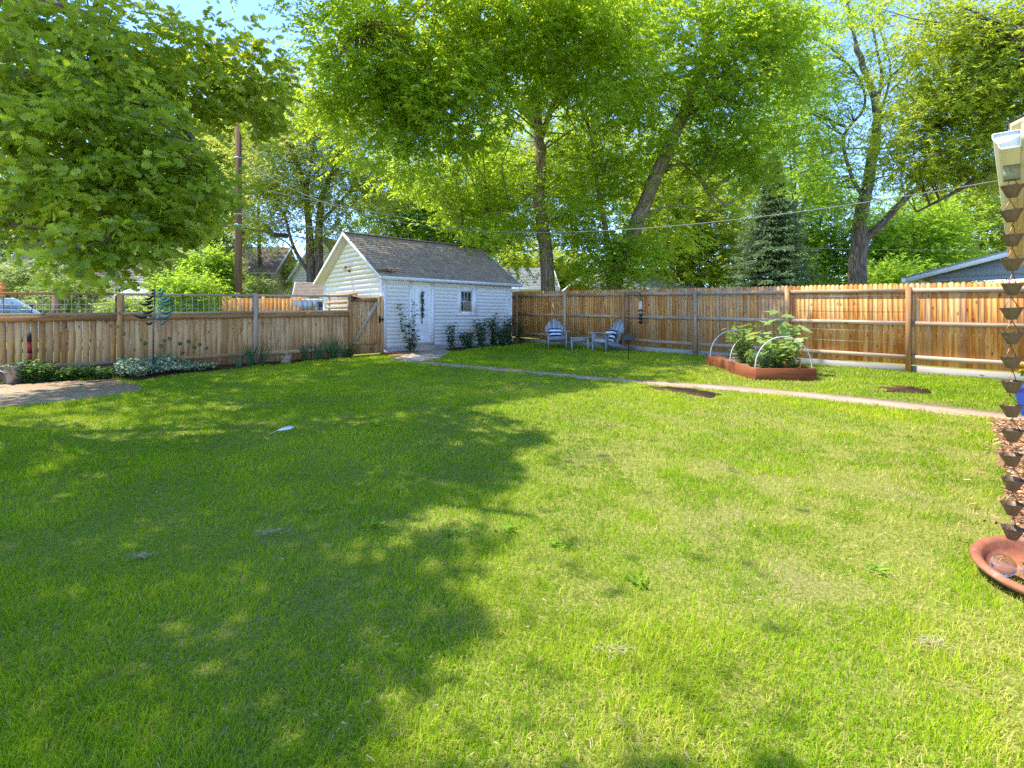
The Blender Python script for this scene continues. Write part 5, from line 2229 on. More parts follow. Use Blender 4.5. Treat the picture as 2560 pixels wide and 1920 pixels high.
def splice_box():
    p = ca.lerp(cb_, .024) - UP * .03
    d = LD
    root = empty('splice_box', p, 'black splice box hung on the dark cable beside the utility pole', 'box')
    mb = MB()
    mb.box(p - d * .05 - LN * .09 - UP * .2, d * .62, LN * .18, UP * .17)
    b_ = mb.build('body', m_paint('black plastic', (.025, .025, .028), .5, .2), root)
    bevel(b_, .02, 2)
    mb = MB()
    for t in (.05, .5):
        mb.tube([p + d * t - UP * .06, p + d * t + UP * .04], .012, 6)
    mb.build('hanger', M['galv'], root)


splice_box()


# ---------------------------------------------------------------- foreground right: bowl, glass floats, flower pot
def bowl():
    c = Vector((2.815, 2.75, 0))
    c.z = gz(c.y) + .012
    root = empty('clay_bowl', c, 'wide terracotta bowl with carved rim on the grass under the rain chain', 'bowl')
    m, nt, b = new_mat('terracotta', .8, .15)
    co = objco(nt)
    n1 = noise(nt, co, 7, 5, .6)
    n2 = noise(nt, co, 60, 3, .6)
    col = ramp(nt, n1, [(.3, (.28, .085, .04)), (.55, (.42, .15, .075)), (.75, (.5, .24, .14))])
    n3 = noise(nt, co, 3.2, 6, .75)
    col = mixc(nt, ramp(nt, n3, [(.5, (0, 0, 0)), (.68, (.7, .7, .7))]), col, (.16, .075, .055))
    n4 = noise(nt, co, 16, 5, .7)
    col = mixc(nt, ramp(nt, n4, [(.56, (0, 0, 0)), (.7, (.5, .5, .5))]), col, (.62, .45, .38))
    nt.links.new(mixc(nt, math_(nt, 'MULTIPLY', n2, .35), col, (.2, .09, .06)), b.inputs['Base Color'])
    bump(nt, b, n2, .3, .004)
    ax = Vector((-.05, -.1, 1))
    mb = MB()
    prof = [(.0, .0), (.18, .0), (.24, .012), (.35, .075), (.388, .105), (.397, .12), (.394, .134), (.375, .142), (.352, .138), (.338, .124), (.328, .09), (.30, .05), (.24, .036), (.0, .03)]
    prof = [(q[0] * .905, q[1] * .8) for q in prof]
    mb.lathe(prof, c - UP * .02, 64, axis=ax)
    mb.build('bowl_body', m, root, smooth=True)
    mb = MB()
    z = ax.normalized()
    x = z.orthogonal().normalized()
    y = z.cross(x)
    for i in range(72):                                     # carved herringbone nicks under the rim
        a = 2 * math.pi * i / 72
        for (ro, h, sl) in ((.341, .076, .03), (.327, .064, -.03)):
            p = c - UP * .02 + (x * math.cos(a) + y * math.sin(a)) * (ro + .002) + z * h
            q = c - UP * .02 + (x * math.cos(a + sl) + y * math.sin(a + sl)) * (ro - .012) + z * (h - .012)
            mb.tube([p, q], [.0018, .0035], 4)
    mb.build('carving', m_paint('dark carving', (.12, .05, .035), .9, .2), root)
    base = c - UP * .02
    g, gnt, gb = new_mat('clear glass', .02, .5)
    gb.inputs['Transmission Weight'].default_value = 1.0
    gb.inputs['Base Color'].default_value = (.85, .93, .97, 1)
    gb.inputs['IOR'].default_value = 1.45
    for (dx, dy, r, lab) in ((-.225, .075, .055, 'clear glass float resting at the left side of the clay bowl'), (-.13, -.005, .055, 'glass float half cut off by the frame in the clay bowl'), (.1, .05, .055, 'glass float in the middle of the clay bowl under the chain')):
        mb = MB()
        mb.ball(base + Vector((dx, dy, (.028 + r - dx * .05))), r, n=28, m=18)
        o = mb.build('glass_float', g, smooth=True)
        tag(o, lab, 'glass ball', 'glass floats in the clay bowl')


bowl()


def flower_pot():
    p = on(6.72, 6.85)
    root = empty('flower_pot', p, 'glossy cobalt blue pot at the edge of the mulch by the house', 'pot')
    m, nt, b = new_mat('cobalt glaze', .15, .6)
    b.inputs['Base Color'].default_value = (.015, .07, .42, 1)
    mb = MB()
    prof = [(.0, .0), (.15, .0), (.16, .02)]
    for i in range(9):
        h = .05 + i * .035
        prof += [(.165 + i * .0085, h), (.172 + i * .0085, h + .017)]
    prof += [(.26, .37), (.265, .4), (.25, .4), (.235, .37), (.2, .34), (.0, .34)]
    mb.lathe(prof, p, 32)
    mb.build('pot', m, root, smooth=True)
    mb = MB()
    mb.lathe([(.0, .35), (.23, .345)], p, 20)
    mb.build('potting_soil', M['soil'], root)
    q = p + UP * .34
    fl = [(q + Vector((rnd.gauss(0, .12), rnd.gauss(0, .1), rnd.uniform(.1, .36))), .06, YELLOW_F) for _ in range(22)]
    bush('yellow_flowers', 'clump of bright yellow flowers growing in the blue pot', q, .32, .22, 14, (.09, .03, 12, .04), L_TOM, M['stem'], cat='flowers', flowers=fl)


flower_pot()


def mulch_chips():
    n = 4200
    poly = [G(*p) for p in ((2475, 1052), (2800, 1062), (3150, 1430), (2560, 1445), (2540, 1330), (2515, 1240), (2505, 1140))]
    xs = RNG.uniform(2.4, 6.5, n * 3)
    ys = RNG.uniform(2.8, 6.8, n * 3)
    k = inside(poly, xs, ys) | ((RNG.random(n * 3) < .04) & inside([(q.x - .35, q.y) for q in poly], xs, ys))
    xs, ys = xs[k], ys[k]
    n = len(xs)
    D = RNG.normal(size=(n, 3)) * np.array([1, 1, .25])
    Nn = np.array([0, 0, 1.]) + RNG.normal(size=(n, 3)) * .35
    P = np.stack([xs, ys, S * ys + .02 + .025 * RNG.random(n)], 1)
    L = .025 + .06 * RNG.random(n)
    m, nt, b = new_mat('bark chips', .9, .1)
    nt.links.new(ramp(nt, attr(nt, 'rnd'), [(0, (.16, .08, .04)), (.5, (.42, .25, .14)), (1, (.66, .46, .3))]), b.inputs['Base Color'])
    o = leaf_mesh('mulch_chips', P, D, Nn, L, .018, T_BLADE, m)
    tag(o, 'loose orange bark chips strewn over the bed by the house', 'mulch', kind='stuff')


mulch_chips()


# broad leaved weeds standing out of the lawn, and pale bits lying on it
L_DAND = m_leaf('dandelion leaves', (.11, .25, .015), (.27, .43, .03), None, .35)
WG = 'broad leaved weeds in the lawn'
for px, py, r, k, lab in ((1390, 1365, .11, 14, 'dark rosette weed alone in the sunny lawn near its centre'), 
                          (1600, 1460, .1, 14, 'flat weed rosette in the sunlit middle foreground'), (940, 1065, .2, 26, 'wide weed patch in the shaded lawn behind the feather'),
                          (1270, 1330, .13, 16, 'weed rosette on the shade line left of the dark rosette'), (1130, 1340, .12, 14, 'dark weed tuft inside the bright sun patch'),
                          (930, 1320, .14, 18, 'broad weed in the shaded lawn beside the pale thatch'), (790, 1280, .12, 14, 'small weed cluster in deep shade of the lawn'),
                          (1210, 1060, .12, 12, 'far weed rosette near the first sun patch'), (1000, 1230, .14, 16, 'leafy weed just short of the bright sun patch'),
                          (2190, 1430, .1, 12, 'small weed in the dry lawn towards the clay bowl'), (2010, 1180, .08, 12, 'small far weed in the sunny lawn short of the path')):
    c = G(px, py)
    n = k
    a = RNG.random(n) * 2 * np.pi
    D = np.stack([np.cos(a), np.sin(a), .12 + .45 * RNG.random(n)], 1)
    P = np.repeat(np.array([tuple(c + UP * .015)]), n, 0) + RNG.normal(size=(n, 3)) * np.array([.025, .025, .004])
    o = leaf_mesh('lawn_weed', P, D, np.array([[0, 0, 1.]]) + RNG.normal(size=(n, 3)) * .25, r * .6 * (.6 + .5 * RNG.random(n)), r * .17, T_LOBED, L_DAND)
    tag(o, lab, 'weed', WG)


def feather():
    c = G(712, 1085) + UP * .05
    mb = MB()
    s = Vector((.9, .35, .1)).normalized()
    t = Vector((-.3, .6, .5)).normalized()
    mb.prism([c - s * .09, c - s * .03 + t * .03, c + s * .05 + t * .045, c + s * .1 + t * .02, c + s * .06 - t * .012, c - s * .02 - t * .008], s.cross(t).normalized() * .003)
    mb.tube([c - s * .09, c - s * .16 - UP * .03], .0022, 4)
    tag(mb.build('white_feather', m_paint('white feather', (.72, .72, .72), .8, .2)), 'white feather lying in the shaded lawn', 'feather')


feather()
STRAW = m_paint('dead straw', (.5, .41, .27), .9, .4)
for px, py, lab in ((350, 1400, 'pale thatch tuft lying furthest into the shade'), (668, 1338, 'pale thatch tuft in the middle of the shaded lawn'),
                    (1530, 1640, 'torn straw tuft in the sunny foreground'), (2330, 1620, 'dry straw tuft at the lower right of the lawn')):
    c = G(px, py)
    n = 90
    a = RNG.random(n) * 2 * np.pi
    D = np.stack([np.cos(a), np.sin(a), .1 + .3 * RNG.random(n)], 1)
    P = np.repeat(np.array([tuple(c + UP * .022)]), n, 0) + RNG.normal(size=(n, 3)) * np.array([.04, .025, .004])
    o = leaf_mesh('straw_tuft', P, D, np.array([[0, 0, 1.]]) + RNG.normal(size=(n, 3)) * .3, .02 + .03 * RNG.random(n), .002, T_BLADE, STRAW)
    tag(o, lab, 'straw', 'dead straw tufts on the lawn')

# ---------------------------------------------------------------- trees
EL = math.radians(62.5)
sun_dir = Vector((-.99 * math.cos(EL), .14 * math.cos(EL), math.sin(EL))).normalized()

# the part of the lawn the sun reaches: boughs that would shade it are left open there
OPEN = [G(*p) for p in ((940, 1920), (1111, 1736), (1076, 1666), (1180, 1620), (1192, 1539), (1146, 1493), (1157, 1435), (1250, 1377), (1227, 1342), (1018, 1331), (1007, 1296), (1065, 1256), (1192, 1250),
                        (1308, 1204), (1285, 1157), (1366, 1099), (1389, 1076), (1250, 1042), (1169, 1018), (1331, 995), (1493, 984), (1516, 960), (1600, 955), (2300, 1010), (3300, 1060), (3300, 1920))]


def open_mask(P):
    t = (P[:, 2] - S * P[:, 1]) / sun_dir.z
    x, y = P[:, 0] - sun_dir.x * t, P[:, 1] - sun_dir.y * t
    x = x + (fnoise(x, y, 3.0, 2) - .5) * .35
    y = y + (fnoise(x + 9, y, 3.0, 2) - .5) * .35
    return inside(OPEN, x, y)

BK_ASH = m_bark('ash bark', (.08, .058, .038), (.33, .25, .175), 1.6, 13)
BK_DARK = m_bark('dark bark', (.05, .038, .03), (.2, .155, .125), 1.4, 9)
BK_GREY = m_bark('grey bark', (.06, .055, .05), (.2, .18, .16), 1.5, 12)
LF_OAK = m_leaf('oak leaves', (.055, .11, .015), (.24, .34, .045), (.78, .9, .05), .54, .4, .42, (.4, .46, .08))
LF_ASH = m_leaf('ash leaves', (.08, .18, .02), (.26, .41, .04), (.74, .92, .05), .56, .2, .5, (.3, .4, .05))
LF_BRIGHT = m_leaf('bright leaves', (.13, .22, .02), (.32, .43, .04), (.8, .88, .07), .48, .2, .5, (.3, .36, .05))
LF_PALE = m_leaf('pale leaves', (.13, .2, .045), (.32, .4, .14), (.6, .7, .17), .42, .2, .5, (.3, .36, .16))
LF_MID = m_leaf('mid green leaves', (.06, .15, .022), (.19, .33, .045), (.66, .9, .055), .54, .2, .5, (.2, .3, .05))
LF_SILVER = m_leaf('silver leaves', (.16, .24, .035), (.42, .5, .1), (.82, .86, .14), .5, .2, .5, (.55, .58, .22))
LF_SPRUCE = m_leaf('spruce needles', (.07, .13, .05), (.24, .34, .16), (.24, .34, .12), .22, .2, .6)


DENS = 3.2


def ell(px, py, Y, rpx, rpy, rd, nb):
    s = Y / F
    return (tuple(V(px, py, Y)), (rpx * s, rd, rpy * s), nb)


def tree(name, label, base, limbs, ells, leafmat, bark, seed, blob_r=.8, spb=12, k=9, slen=.45, L=.12, W=.05, tpl=T_DIA, droop=.25, upn=1.0,
         squash=.55, shell=2.4, twigs=.6, cat='tree', group=None, twig_r=.035, tone=.2, opening=False, dens=None):
    rng = np.random.default_rng(seed)
    root = empty(name, base, label, cat, group)
    mb = MB()
    nodes = []
    for (pts, r0, r1) in limbs:
        sp = smooth_path(pts, 4, r0 * .06)
        n = len(sp)
        rad = [r0 + (r1 - r0) * (i / (n - 1)) ** .8 for i in range(n)]
        if pts is limbs[0][0]:
            rad[0] *= 1.35
            rad[1] *= 1.1
        mb.tube(sp, rad, 12 if r0 > .12 else 7)
        nodes += [(tuple(p), r) for p, r in zip(sp[2:], rad[2:])]
    ells = [(c, r, max(2, int(q * (dens or DENS)))) for c, r, q in ells]
    P, D, Nn, T, B = spray_leaves(ells, blob_r, spb, k, slen, rng, droop, upn, squash, shell, tone=tone)
    if opening:
        m = open_mask(P) & (rng.random(len(P)) < .96)
        P, D, Nn, T = P[~m], D[~m], Nn[~m], T[~m]
        B = B[~open_mask(B)]
    NP = np.array([q[0] for q in nodes])
    NR = np.array([q[1] for q in nodes])
    for b in B:
        if rng.random() > twigs / DENS * 1.3: continue
        d = np.linalg.norm(NP - b, axis=1) + np.maximum(0, NP[:, 2] - b[2]) * 1.2
        i = int(np.argmin(d))
        a = Vector(NP[i])
        e = Vector(b)
        if (e - a).length < .2: continue
        m1 = a.lerp(e, .35) + Vector(rng.normal(0, .07, 3)) * (e - a).length + UP * .06 * (e - a).length
        m2 = a.lerp(e, .7) + Vector(rng.normal(0, .06, 3)) * (e - a).length + UP * .05 * (e - a).length
        r = min(twig_r * (.5 + .25 * (e - a).length ** .7), NR[i] * .8)
        mb.tube([a, m1, m2, e], [r, r * .7, r * .45, r * .2], 5, cap=False)
    mb.build('trunk', bark, root, smooth=True)
    sc = (.6 + .75 * rng.random(len(P)))
    leaf_mesh('crown', P, D, Nn, L * sc, W * sc, tpl, leafmat, root, rn=T)
    return root


def gb(px, Y):
    p = V(px, 800, Y)
    return Vector((p.x, p.y, gz(Y) - .05))


# the oak on the near left: trunk out of the frame, boughs hanging into it
ob = Vector((-7.6, 6.4, gz(6.4) - .05))
tree('oak_tree', 'near oak with lobed dark leaves hanging in from the upper left corner', ob,
     [([ob, ob + Vector((.1, -.05, 1.8)), ob + Vector((.5, -.2, 3.4))], .3, .22),
      ([ob + Vector((.5, -.2, 3.3)), V(-250, 200, 6.0), V(120, 200, 5.6), V(420, 290, 5.3), V(520, 420, 5.1)], .13, .012),
      ([ob + Vector((.3, -.15, 2.6)), V(-180, 560, 5.6), V(40, 560, 5.1), V(190, 590, 4.8), V(240, 680, 4.65)], .07, .006),
      ([ob + Vector((.5, -.2, 3.4)), V(60, 20, 6.6), V(380, 120, 6.4), V(560, 230, 6.3), V(650, 230, 6.3)], .11, .008),
      ([ob + Vector((.5, -.2, 3.4)), (-6.3, 5.6, 5.4), (-5.0, 4.8, 6.6), (-3.6, 4.2, 7.4)], .17, .03),
      ([ob + Vector((.5, -.2, 3.4)), (-6.6, 4.6, 5.2), (-5.6, 3.4, 6.4), (-4.6, 2.3, 7.2)], .15, .03)],
     [ell(110, 170, 5.3, 200, 100, .8, 22), ell(360, 190, 5.7, 120, 90, .7, 16), ell(50, 310, 4.8, 90, 70, .5, 8), ell(270, 350, 4.9, 130, 90, .6, 16),
      ell(420, 450, 5.1, 60, 75, .45, 9), ell(190, 470, 4.8, 120, 40, .5, 6), ell(370, 540, 5.0, 90, 36, .4, 6), ell(40, 540, 4.9, 70, 35, .4, 4),
      ell(238, 650, 4.6, 32, 30, .25, 2), ell(310, 600, 4.8, 50, 20, .3, 3), ell(560, 230, 6.3, 80, 55, .5, 9), ell(640, 240, 6.3, 24, 50, .4, 4), ell(672, 165, 6.3, 10, 20, .2, 2), ell(510, 130, 6.0, 45, 40, .4, 4),
      ((-6.0, 4.5, 7.3), (2.9, 2.5, .9), 115), ((-4.6, 2.7, 7.3), (1.9, 1.9, .8), 60), ((-6.2, 4.2, 6.9), (1.6, 1.4, .5), 36), ((-3.6, 5.9, 7.5), (1.2, 1.4, .6), 26), ((-8.6, 6.6, 7.4), (1.8, 2.0, 1.0), 34), ((-4.1, 5.6, 7.6), (1.0, 1.0, .6), 12), ((-6.8, 2.4, 7), (1.6, 1.6, .8), 22)],
     LF_OAK, BK_DARK, 3, blob_r=.24, spb=9, k=6, slen=.14, L=.1, W=.066, tpl=T_OAK, droop=.25, upn=.5, squash=.6, shell=0, twigs=.9, twig_r=.014, tone=.5, opening=True)

# a tall cottonwood left of the frame whose limbs reach over the lawn
cbp = Vector((-13.2, 13.0, gz(13) - .05))
tree('cottonwood_tree', 'tall cottonwood beyond the alley with limbs passing over the low fence', cbp,
     [([cbp, cbp + Vector((.1, 0, 4)), cbp + Vector((.6, -.2, 8)), cbp + Vector((1.2, -.3, 13))], .42, .14),
      ([cbp + Vector((.5, -.1, 7.2)), (-10.2, 12.4, 9.6), (-7.4, 12.0, 10.8), (-4.6, 12.0, 11.4)], .2, .04),
      ([cbp + Vector((.4, -.1, 6.6)), (-10.6, 10.8, 8.8), (-8.2, 9.6, 10.0), (-5.6, 9.0, 10.6)], .17, .035)],
     [((-6.8, 12.4, 11.2), (2.7, 2.5, 1.0), 60), ((-6.9, 9.3, 10.4), (2.5, 1.8, .9), 50), ((-11.5, 12.5, 12.5), (2.6, 2.6, 2.0), 34), ((-4.2, 11.2, 11.2), (1.3, 1.6, .6), 16),
      ((-9.5, 9.5, 7.2), (1.5, 1.4, .8), 14)],
     LF_MID, BK_GREY, 5, blob_r=.75, spb=11, k=9, slen=.4, L=.12, W=.085, shell=2.4, opening=True)

# the big upright ash behind the tall fence
ab = gb(1374, 21.2)
tree('ash_tree', 'big upright ash with straight ridged trunk rising behind the shaded fence', ab,
     [([ab, V(1366, 640, 21.2), V(1348, 500, 21.1), V(1352, 400, 21), V(1343, 300, 21), V(1340, 120, 20.8), V(1330, -120, 20.5)], .31, .14),
      ([V(1352, 330, 21), V(1300, 255, 20.8), V(1240, 190, 20), V(1120, 120, 18.5)], .15, .04),
      ([V(1352, 345, 21), V(1400, 220, 20.2), V(1480, 120, 19), V(1560, 30, 18)], .14, .04),
      ([V(1347, 460, 21), V(1290, 515, 20.6), V(1220, 530, 20.4), V(1160, 560, 20.2)], .06, .015),
      ([V(1340, 200, 20.9), V(1240, 90, 18), V(1050, 20, 15.5), V(900, 60, 14.6)], .13, .03)],
     [ell(1290, 130, 17.5, 190, 110, 2.0, 66), ell(1100, 170, 17, 190, 110, 1.8, 58), ell(930, 190, 16, 130, 120, 1.5, 34), ell(860, 130, 15.5, 75, 60, 1.2, 14),
      ell(1480, 150, 18, 150, 120, 1.6, 44), ell(1330, 205, 19.6, 70, 30, .7, 9), ell(1440, 310, 22.8, 110, 90, 1.2, 20), ell(1020, 330, 17, 80, 90, 1.0, 18),
      ell(1160, 330, 18, 60, 60, 1.0, 9), ell(1190, 530, 20.2, 90, 60, .9, 16), ell(1290, 600, 20.6, 60, 60, .7, 10), ell(1440, 590, 20.6, 50, 70, .7, 9), ell(1200, -20, 15, 330, 90, 2.0, 60), ell(1470, 30, 16, 150, 60, 1.5, 22), ell(1430, 430, 23, 60, 60, .9, 9), ell(1240, 420, 22.8, 70, 60, .9, 9), ell(1060, 260, 16.5, 110, 60, 1.2, 18), ell(1090, 400, 18.5, 110, 70, 1.2, 12), ell(960, 300, 16.5, 110, 70, 1.2, 10), ell(1240, 480, 20.6, 80, 60, .8, 9), ell(1420, 500, 20.8, 60, 80, .8, 8), ell(820, 240, 15.5, 70, 60, .9, 8), ell(1150, 450, 20.5, 120, 90, 1.2, 16), ell(1330, 400, 23, 120, 110, 1.2, 16)],
     LF_ASH, BK_ASH, 8, opening=True, blob_r=.75, spb=17, k=11, slen=.36, L=.14, W=.058, droop=.2, tone=.4, squash=.42, dens=1.9, shell=0, twigs=.55)

# the leaning ash with two stems
lb = gb(1535, 21.5)
tree('ash_tree', 'leaning ash whose twin stems part low above the fence before the pale roof', lb,
     [([lb, V(1537, 690, 21.5), V(1560, 640, 21.5), V(1598, 540, 21.4), V(1645, 430, 21.2), V(1702, 300, 21), V(1745, 200, 20.8), V(1768, 100, 20.6), V(1775, -60, 20.4)], .36, .2),
      ([V(1537, 690, 21.5), V(1522, 620, 21.4), V(1508, 540, 21.2), V(1490, 440, 21), V(1478, 340, 20.8)], .17, .05),
      ([V(1700, 405, 21.1), V(1740, 440, 21), V(1790, 510, 20.8)], .06, .03),
      ([V(1650, 425, 21.2), V(1720, 410, 21), V(1770, 470, 20.9), V(1812, 515, 20.8)], .07, .03),
      ([V(1700, 300, 21), V(1800, 240, 20.4), V(1900, 180, 20)], .1, .03),
      ([V(1595, 545, 21.4), V(1680, 515, 21.2), V(1780, 530, 21)], .05, .015)],
     [ell(1620, 150, 19.5, 150, 110, 1.6, 46), ell(1840, 150, 20, 150, 110, 1.6, 46), ell(1550, 270, 20.3, 110, 80, 1.2, 22), ell(1610, 350, 23.2, 90, 60, .8, 11), ell(1830, 320, 20.6, 130, 110, 1.4, 30),
      ell(1500, 430, 20.8, 100, 70, 1.0, 16), ell(1550, 480, 23.2, 60, 60, .9, 7), ell(1500, 610, 21.0, 70, 70, .8, 15), ell(1560, 660, 21.0, 75, 55, .7, 16), ell(1680, 560, 22.8, 70, 50, .8, 8), ell(1720, 0, 19, 260, 70, 1.6, 40), ell(1930, 60, 20, 120, 80, 1.4, 22), ell(1880, 420, 21, 70, 50, .9, 10), ell(1760, 420, 21, 80, 50, .9, 10), ell(1640, 460, 22.3, 90, 80, .8, 9), ell(1720, 330, 21.4, 90, 80, .9, 10), ell(1500, 520, 21, 70, 60, .8, 8), ell(1860, 250, 20.4, 120, 130, 1.2, 20), ell(1960, 150, 20.4, 80, 110, 1.2, 12), ell(1480, 700, 20.9, 45, 25, .6, 6)],
     LF_ASH, BK_ASH, 13, blob_r=.75, spb=17, k=11, slen=.36, L=.14, W=.058, droop=.2, tone=.4, squash=.42, dens=1.9, shell=0, twigs=.6)

# the forked elm on the right
eb = gb(2143, 25)
tree('elm_tree', 'dark forked elm with a bare branching top against the sky by the sunny fence', eb,
     [([eb, V(2144, 660, 25), V(2150, 600, 25), V(2148, 560, 25), V(2165, 480, 25), V(2180, 400, 25), V(2192, 330, 25), V(2188, 260, 25), V(2165, 190, 25), V(2140, 110, 25)], .42, .11),
      ([V(2155, 605, 25), V(2205, 560, 24.8), V(2245, 515, 24.6), V(2290, 475, 24.3), V(2350, 450, 24)], .22, .08),
      ([V(2162, 500, 25), V(2125, 430, 25), V(2110, 340, 25.2), V(2160, 270, 25.2), V(2150, 200, 25.2), V(2090, 130, 25.2), V(2040, 100, 25.2)], .1, .03),
      ([V(2188, 270, 25), V(2205, 200, 25), V(2195, 140, 25), V(2180, 60, 25)], .1, .04),
      ([V(2190, 240, 25), V(2230, 190, 25), V(2270, 150, 25), V(2310, 90, 25)], .08, .03),
      ([V(2175, 380, 25), V(2230, 365, 24.6), V(2260, 355, 24.4)], .06, .02),
      ([V(2190, 300, 25), V(2215, 240, 25), V(2225, 160, 25), V(2195, 60, 25)], .08, .03),
      ([V(2168, 480, 25), V(2185, 450, 24.7), V(2230, 438, 24.5)], .07, .02),
      ([V(2225, 230, 25.4), V(2262, 190, 25.4), V(2330, 120, 25.4)], .06, .02),
      ([V(2180, 370, 25), V(2100, 375, 24.6), V(2030, 400, 24.4)], .05, .015),
      ([V(2143, 120, 25), V(2120, 20, 25), V(2110, -60, 25)], .09, .03)],
     [ell(2110, 230, 25, 60, 70, .9, 7), ell(2060, 180, 25, 60, 60, .9, 8), ell(2230, 290, 24.6, 60, 60, .9, 9), ell(2080, 330, 25, 70, 60, 1.0, 9), ell(2050, 440, 24.7, 70, 50, 1.0, 11), ell(2240, 430, 24.5, 60, 50, .9, 10),
      ell(2220, 120, 25, 80, 60, .9, 7), ell(2120, 520, 24.8, 60, 40, .8, 7), ell(2000, 250, 25, 70, 110, 1.0, 12), ell(2280, 220, 25, 70, 110, 1.0, 12), ell(2020, 80, 25, 90, 70, 1.0, 12), ell(2150, 20, 25, 150, 60, 1.2, 16)],
     LF_MID, BK_DARK, 21, blob_r=.6, spb=9, k=9, slen=.36, L=.13, W=.05, droop=.3, shell=2.4, twigs=.9)

# the leafy tree that comes in from the right
rb = Vector((16.2, 15.5, gz(15.5)))
tree('honey_locust_tree', 'bright yellow green tree reaching in above the carport from the right edge', rb,
     [([rb, rb + Vector((-.2, 0, 3)), rb + Vector((-.8, .1, 5.4)), rb + Vector((-1.2, .2, 9))], .3, .1),
      ([rb + Vector((-.5, 0, 4.2)), V(2520, 420, 16.5), V(2440, 450, 17), V(2370, 490, 17.5), V(2290, 530, 18)], .17, .025),
      ([rb + Vector((-.7, 0, 5.2)), V(2560, 240, 16.5), V(2450, 270, 17), V(2350, 320, 17.5)], .12, .03)],
     [ell(2420, 190, 17, 150, 110, 1.6, 42), ell(2330, 290, 17.6, 130, 80, 1.4, 28), ell(2480, 310, 17, 110, 90, 1.4, 24), ell(2300, 400, 18, 80, 50, 1.0, 15), ell(2420, 410, 17.3, 110, 50, 1.0, 20), ell(2540, 150, 16.4, 120, 120, 1.4, 30), ell(2420, 60, 16.6, 190, 70, 1.4, 34)],
     LF_BRIGHT, BK_DARK, 27, blob_r=.6, spb=12, k=10, slen=.36, L=.12, W=.05, droop=.2, shell=0, tone=.4)

# behind the alley on the left
tb = gb(783, 30)
tree('silver_maple_tree', 'grey stemmed maple with forked trunk behind the garage gable', tb,
     [([tb, V(778, 660, 30), V(772, 560, 30), V(765, 480, 30), V(735, 390, 30), V(700, 330, 30)], .3, .08),
      ([tb + Vector((.4, .2, 0)), V(797, 640, 30), V(799, 540, 30), V(812, 470, 30), V(850, 400, 30), V(880, 330, 30)], .28, .08),
      ([V(779, 690, 30), V(745, 640, 29.8), V(725, 590, 29.7), V(712, 540, 29.6), V(680, 500, 29.5)], .13, .04),
      ([V(752, 645, 29.8), V(715, 605, 29.5), V(680, 590, 29.3)], .06, .02),
      ([V(800, 560, 30), V(835, 520, 30), V(890, 470, 30), V(960, 440, 30)], .12, .03),
      ([V(765, 480, 30), V(778, 400, 30), V(790, 310, 30)], .14, .04)],
     [ell(720, 370, 30, 130, 90, 2.0, 42), ell(860, 360, 30, 130, 100, 2.0, 42), ell(800, 280, 30, 150, 70, 2.0, 36), ell(660, 470, 29.6, 90, 70, 1.6, 26), ell(850, 480, 30, 100, 70, 1.6, 24), ell(930, 460, 30, 90, 70, 1.6, 20), ell(660, 560, 29.4, 60, 40, 1.2, 12), ell(740, 470, 30, 90, 50, 1.3, 15), ell(830, 570, 30, 70, 50, 1.0, 10), ell(650, 300, 30.5, 70, 50, 1.2, 14)],
     LF_SILVER, BK_DARK, 31, blob_r=.85, spb=12, k=9, slen=.5, L=.17, W=.06, droop=.3, twigs=.6, shell=0, tone=.35)
tb = gb(520, 36)
tree('linden_tree', 'bright sunlit linden just left of the utility pole', tb,
     [([tb, V(520, 640, 36), V(515, 500, 36), V(530, 380, 36)], .35, .1)],
     [ell(530, 420, 36, 80, 100, 2.2, 48), ell(480, 510, 36, 90, 90, 2.2, 40), ell(560, 560, 36, 80, 80, 2.0, 30), ell(450, 620, 36, 80, 50, 2.0, 22), ell(620, 270, 36, 70, 70, 2.0, 26), ell(560, 330, 36, 80, 60, 2.0, 24)],
     LF_BRIGHT, BK_GREY, 37, blob_r=.95, spb=13, k=9, slen=.5, L=.2, W=.1)
tb = gb(430, 31)
tree('bare_topped_tree', 'thin tree with bare reddish twigs behind the oak bough', tb,
     [([tb, V(432, 620, 31), V(455, 420, 31), V(463, 330, 31), V(470, 260, 31)], .17, .04), ([V(445, 500, 31), V(480, 440, 31), V(530, 400, 31)], .06, .015), ([V(455, 420, 31), V(420, 370, 31), V(400, 320, 31)], .05, .012), ([V(460, 360, 31), V(500, 330, 31), V(520, 310, 31)], .04, .01)],
     [ell(460, 560, 31, 70, 60, 1.2, 10), ell(420, 460, 31, 60, 40, 1.0, 4)], LF_PALE, BK_GREY, 41, blob_r=.7, spb=8, k=8, L=.16, W=.06, twigs=1.0)
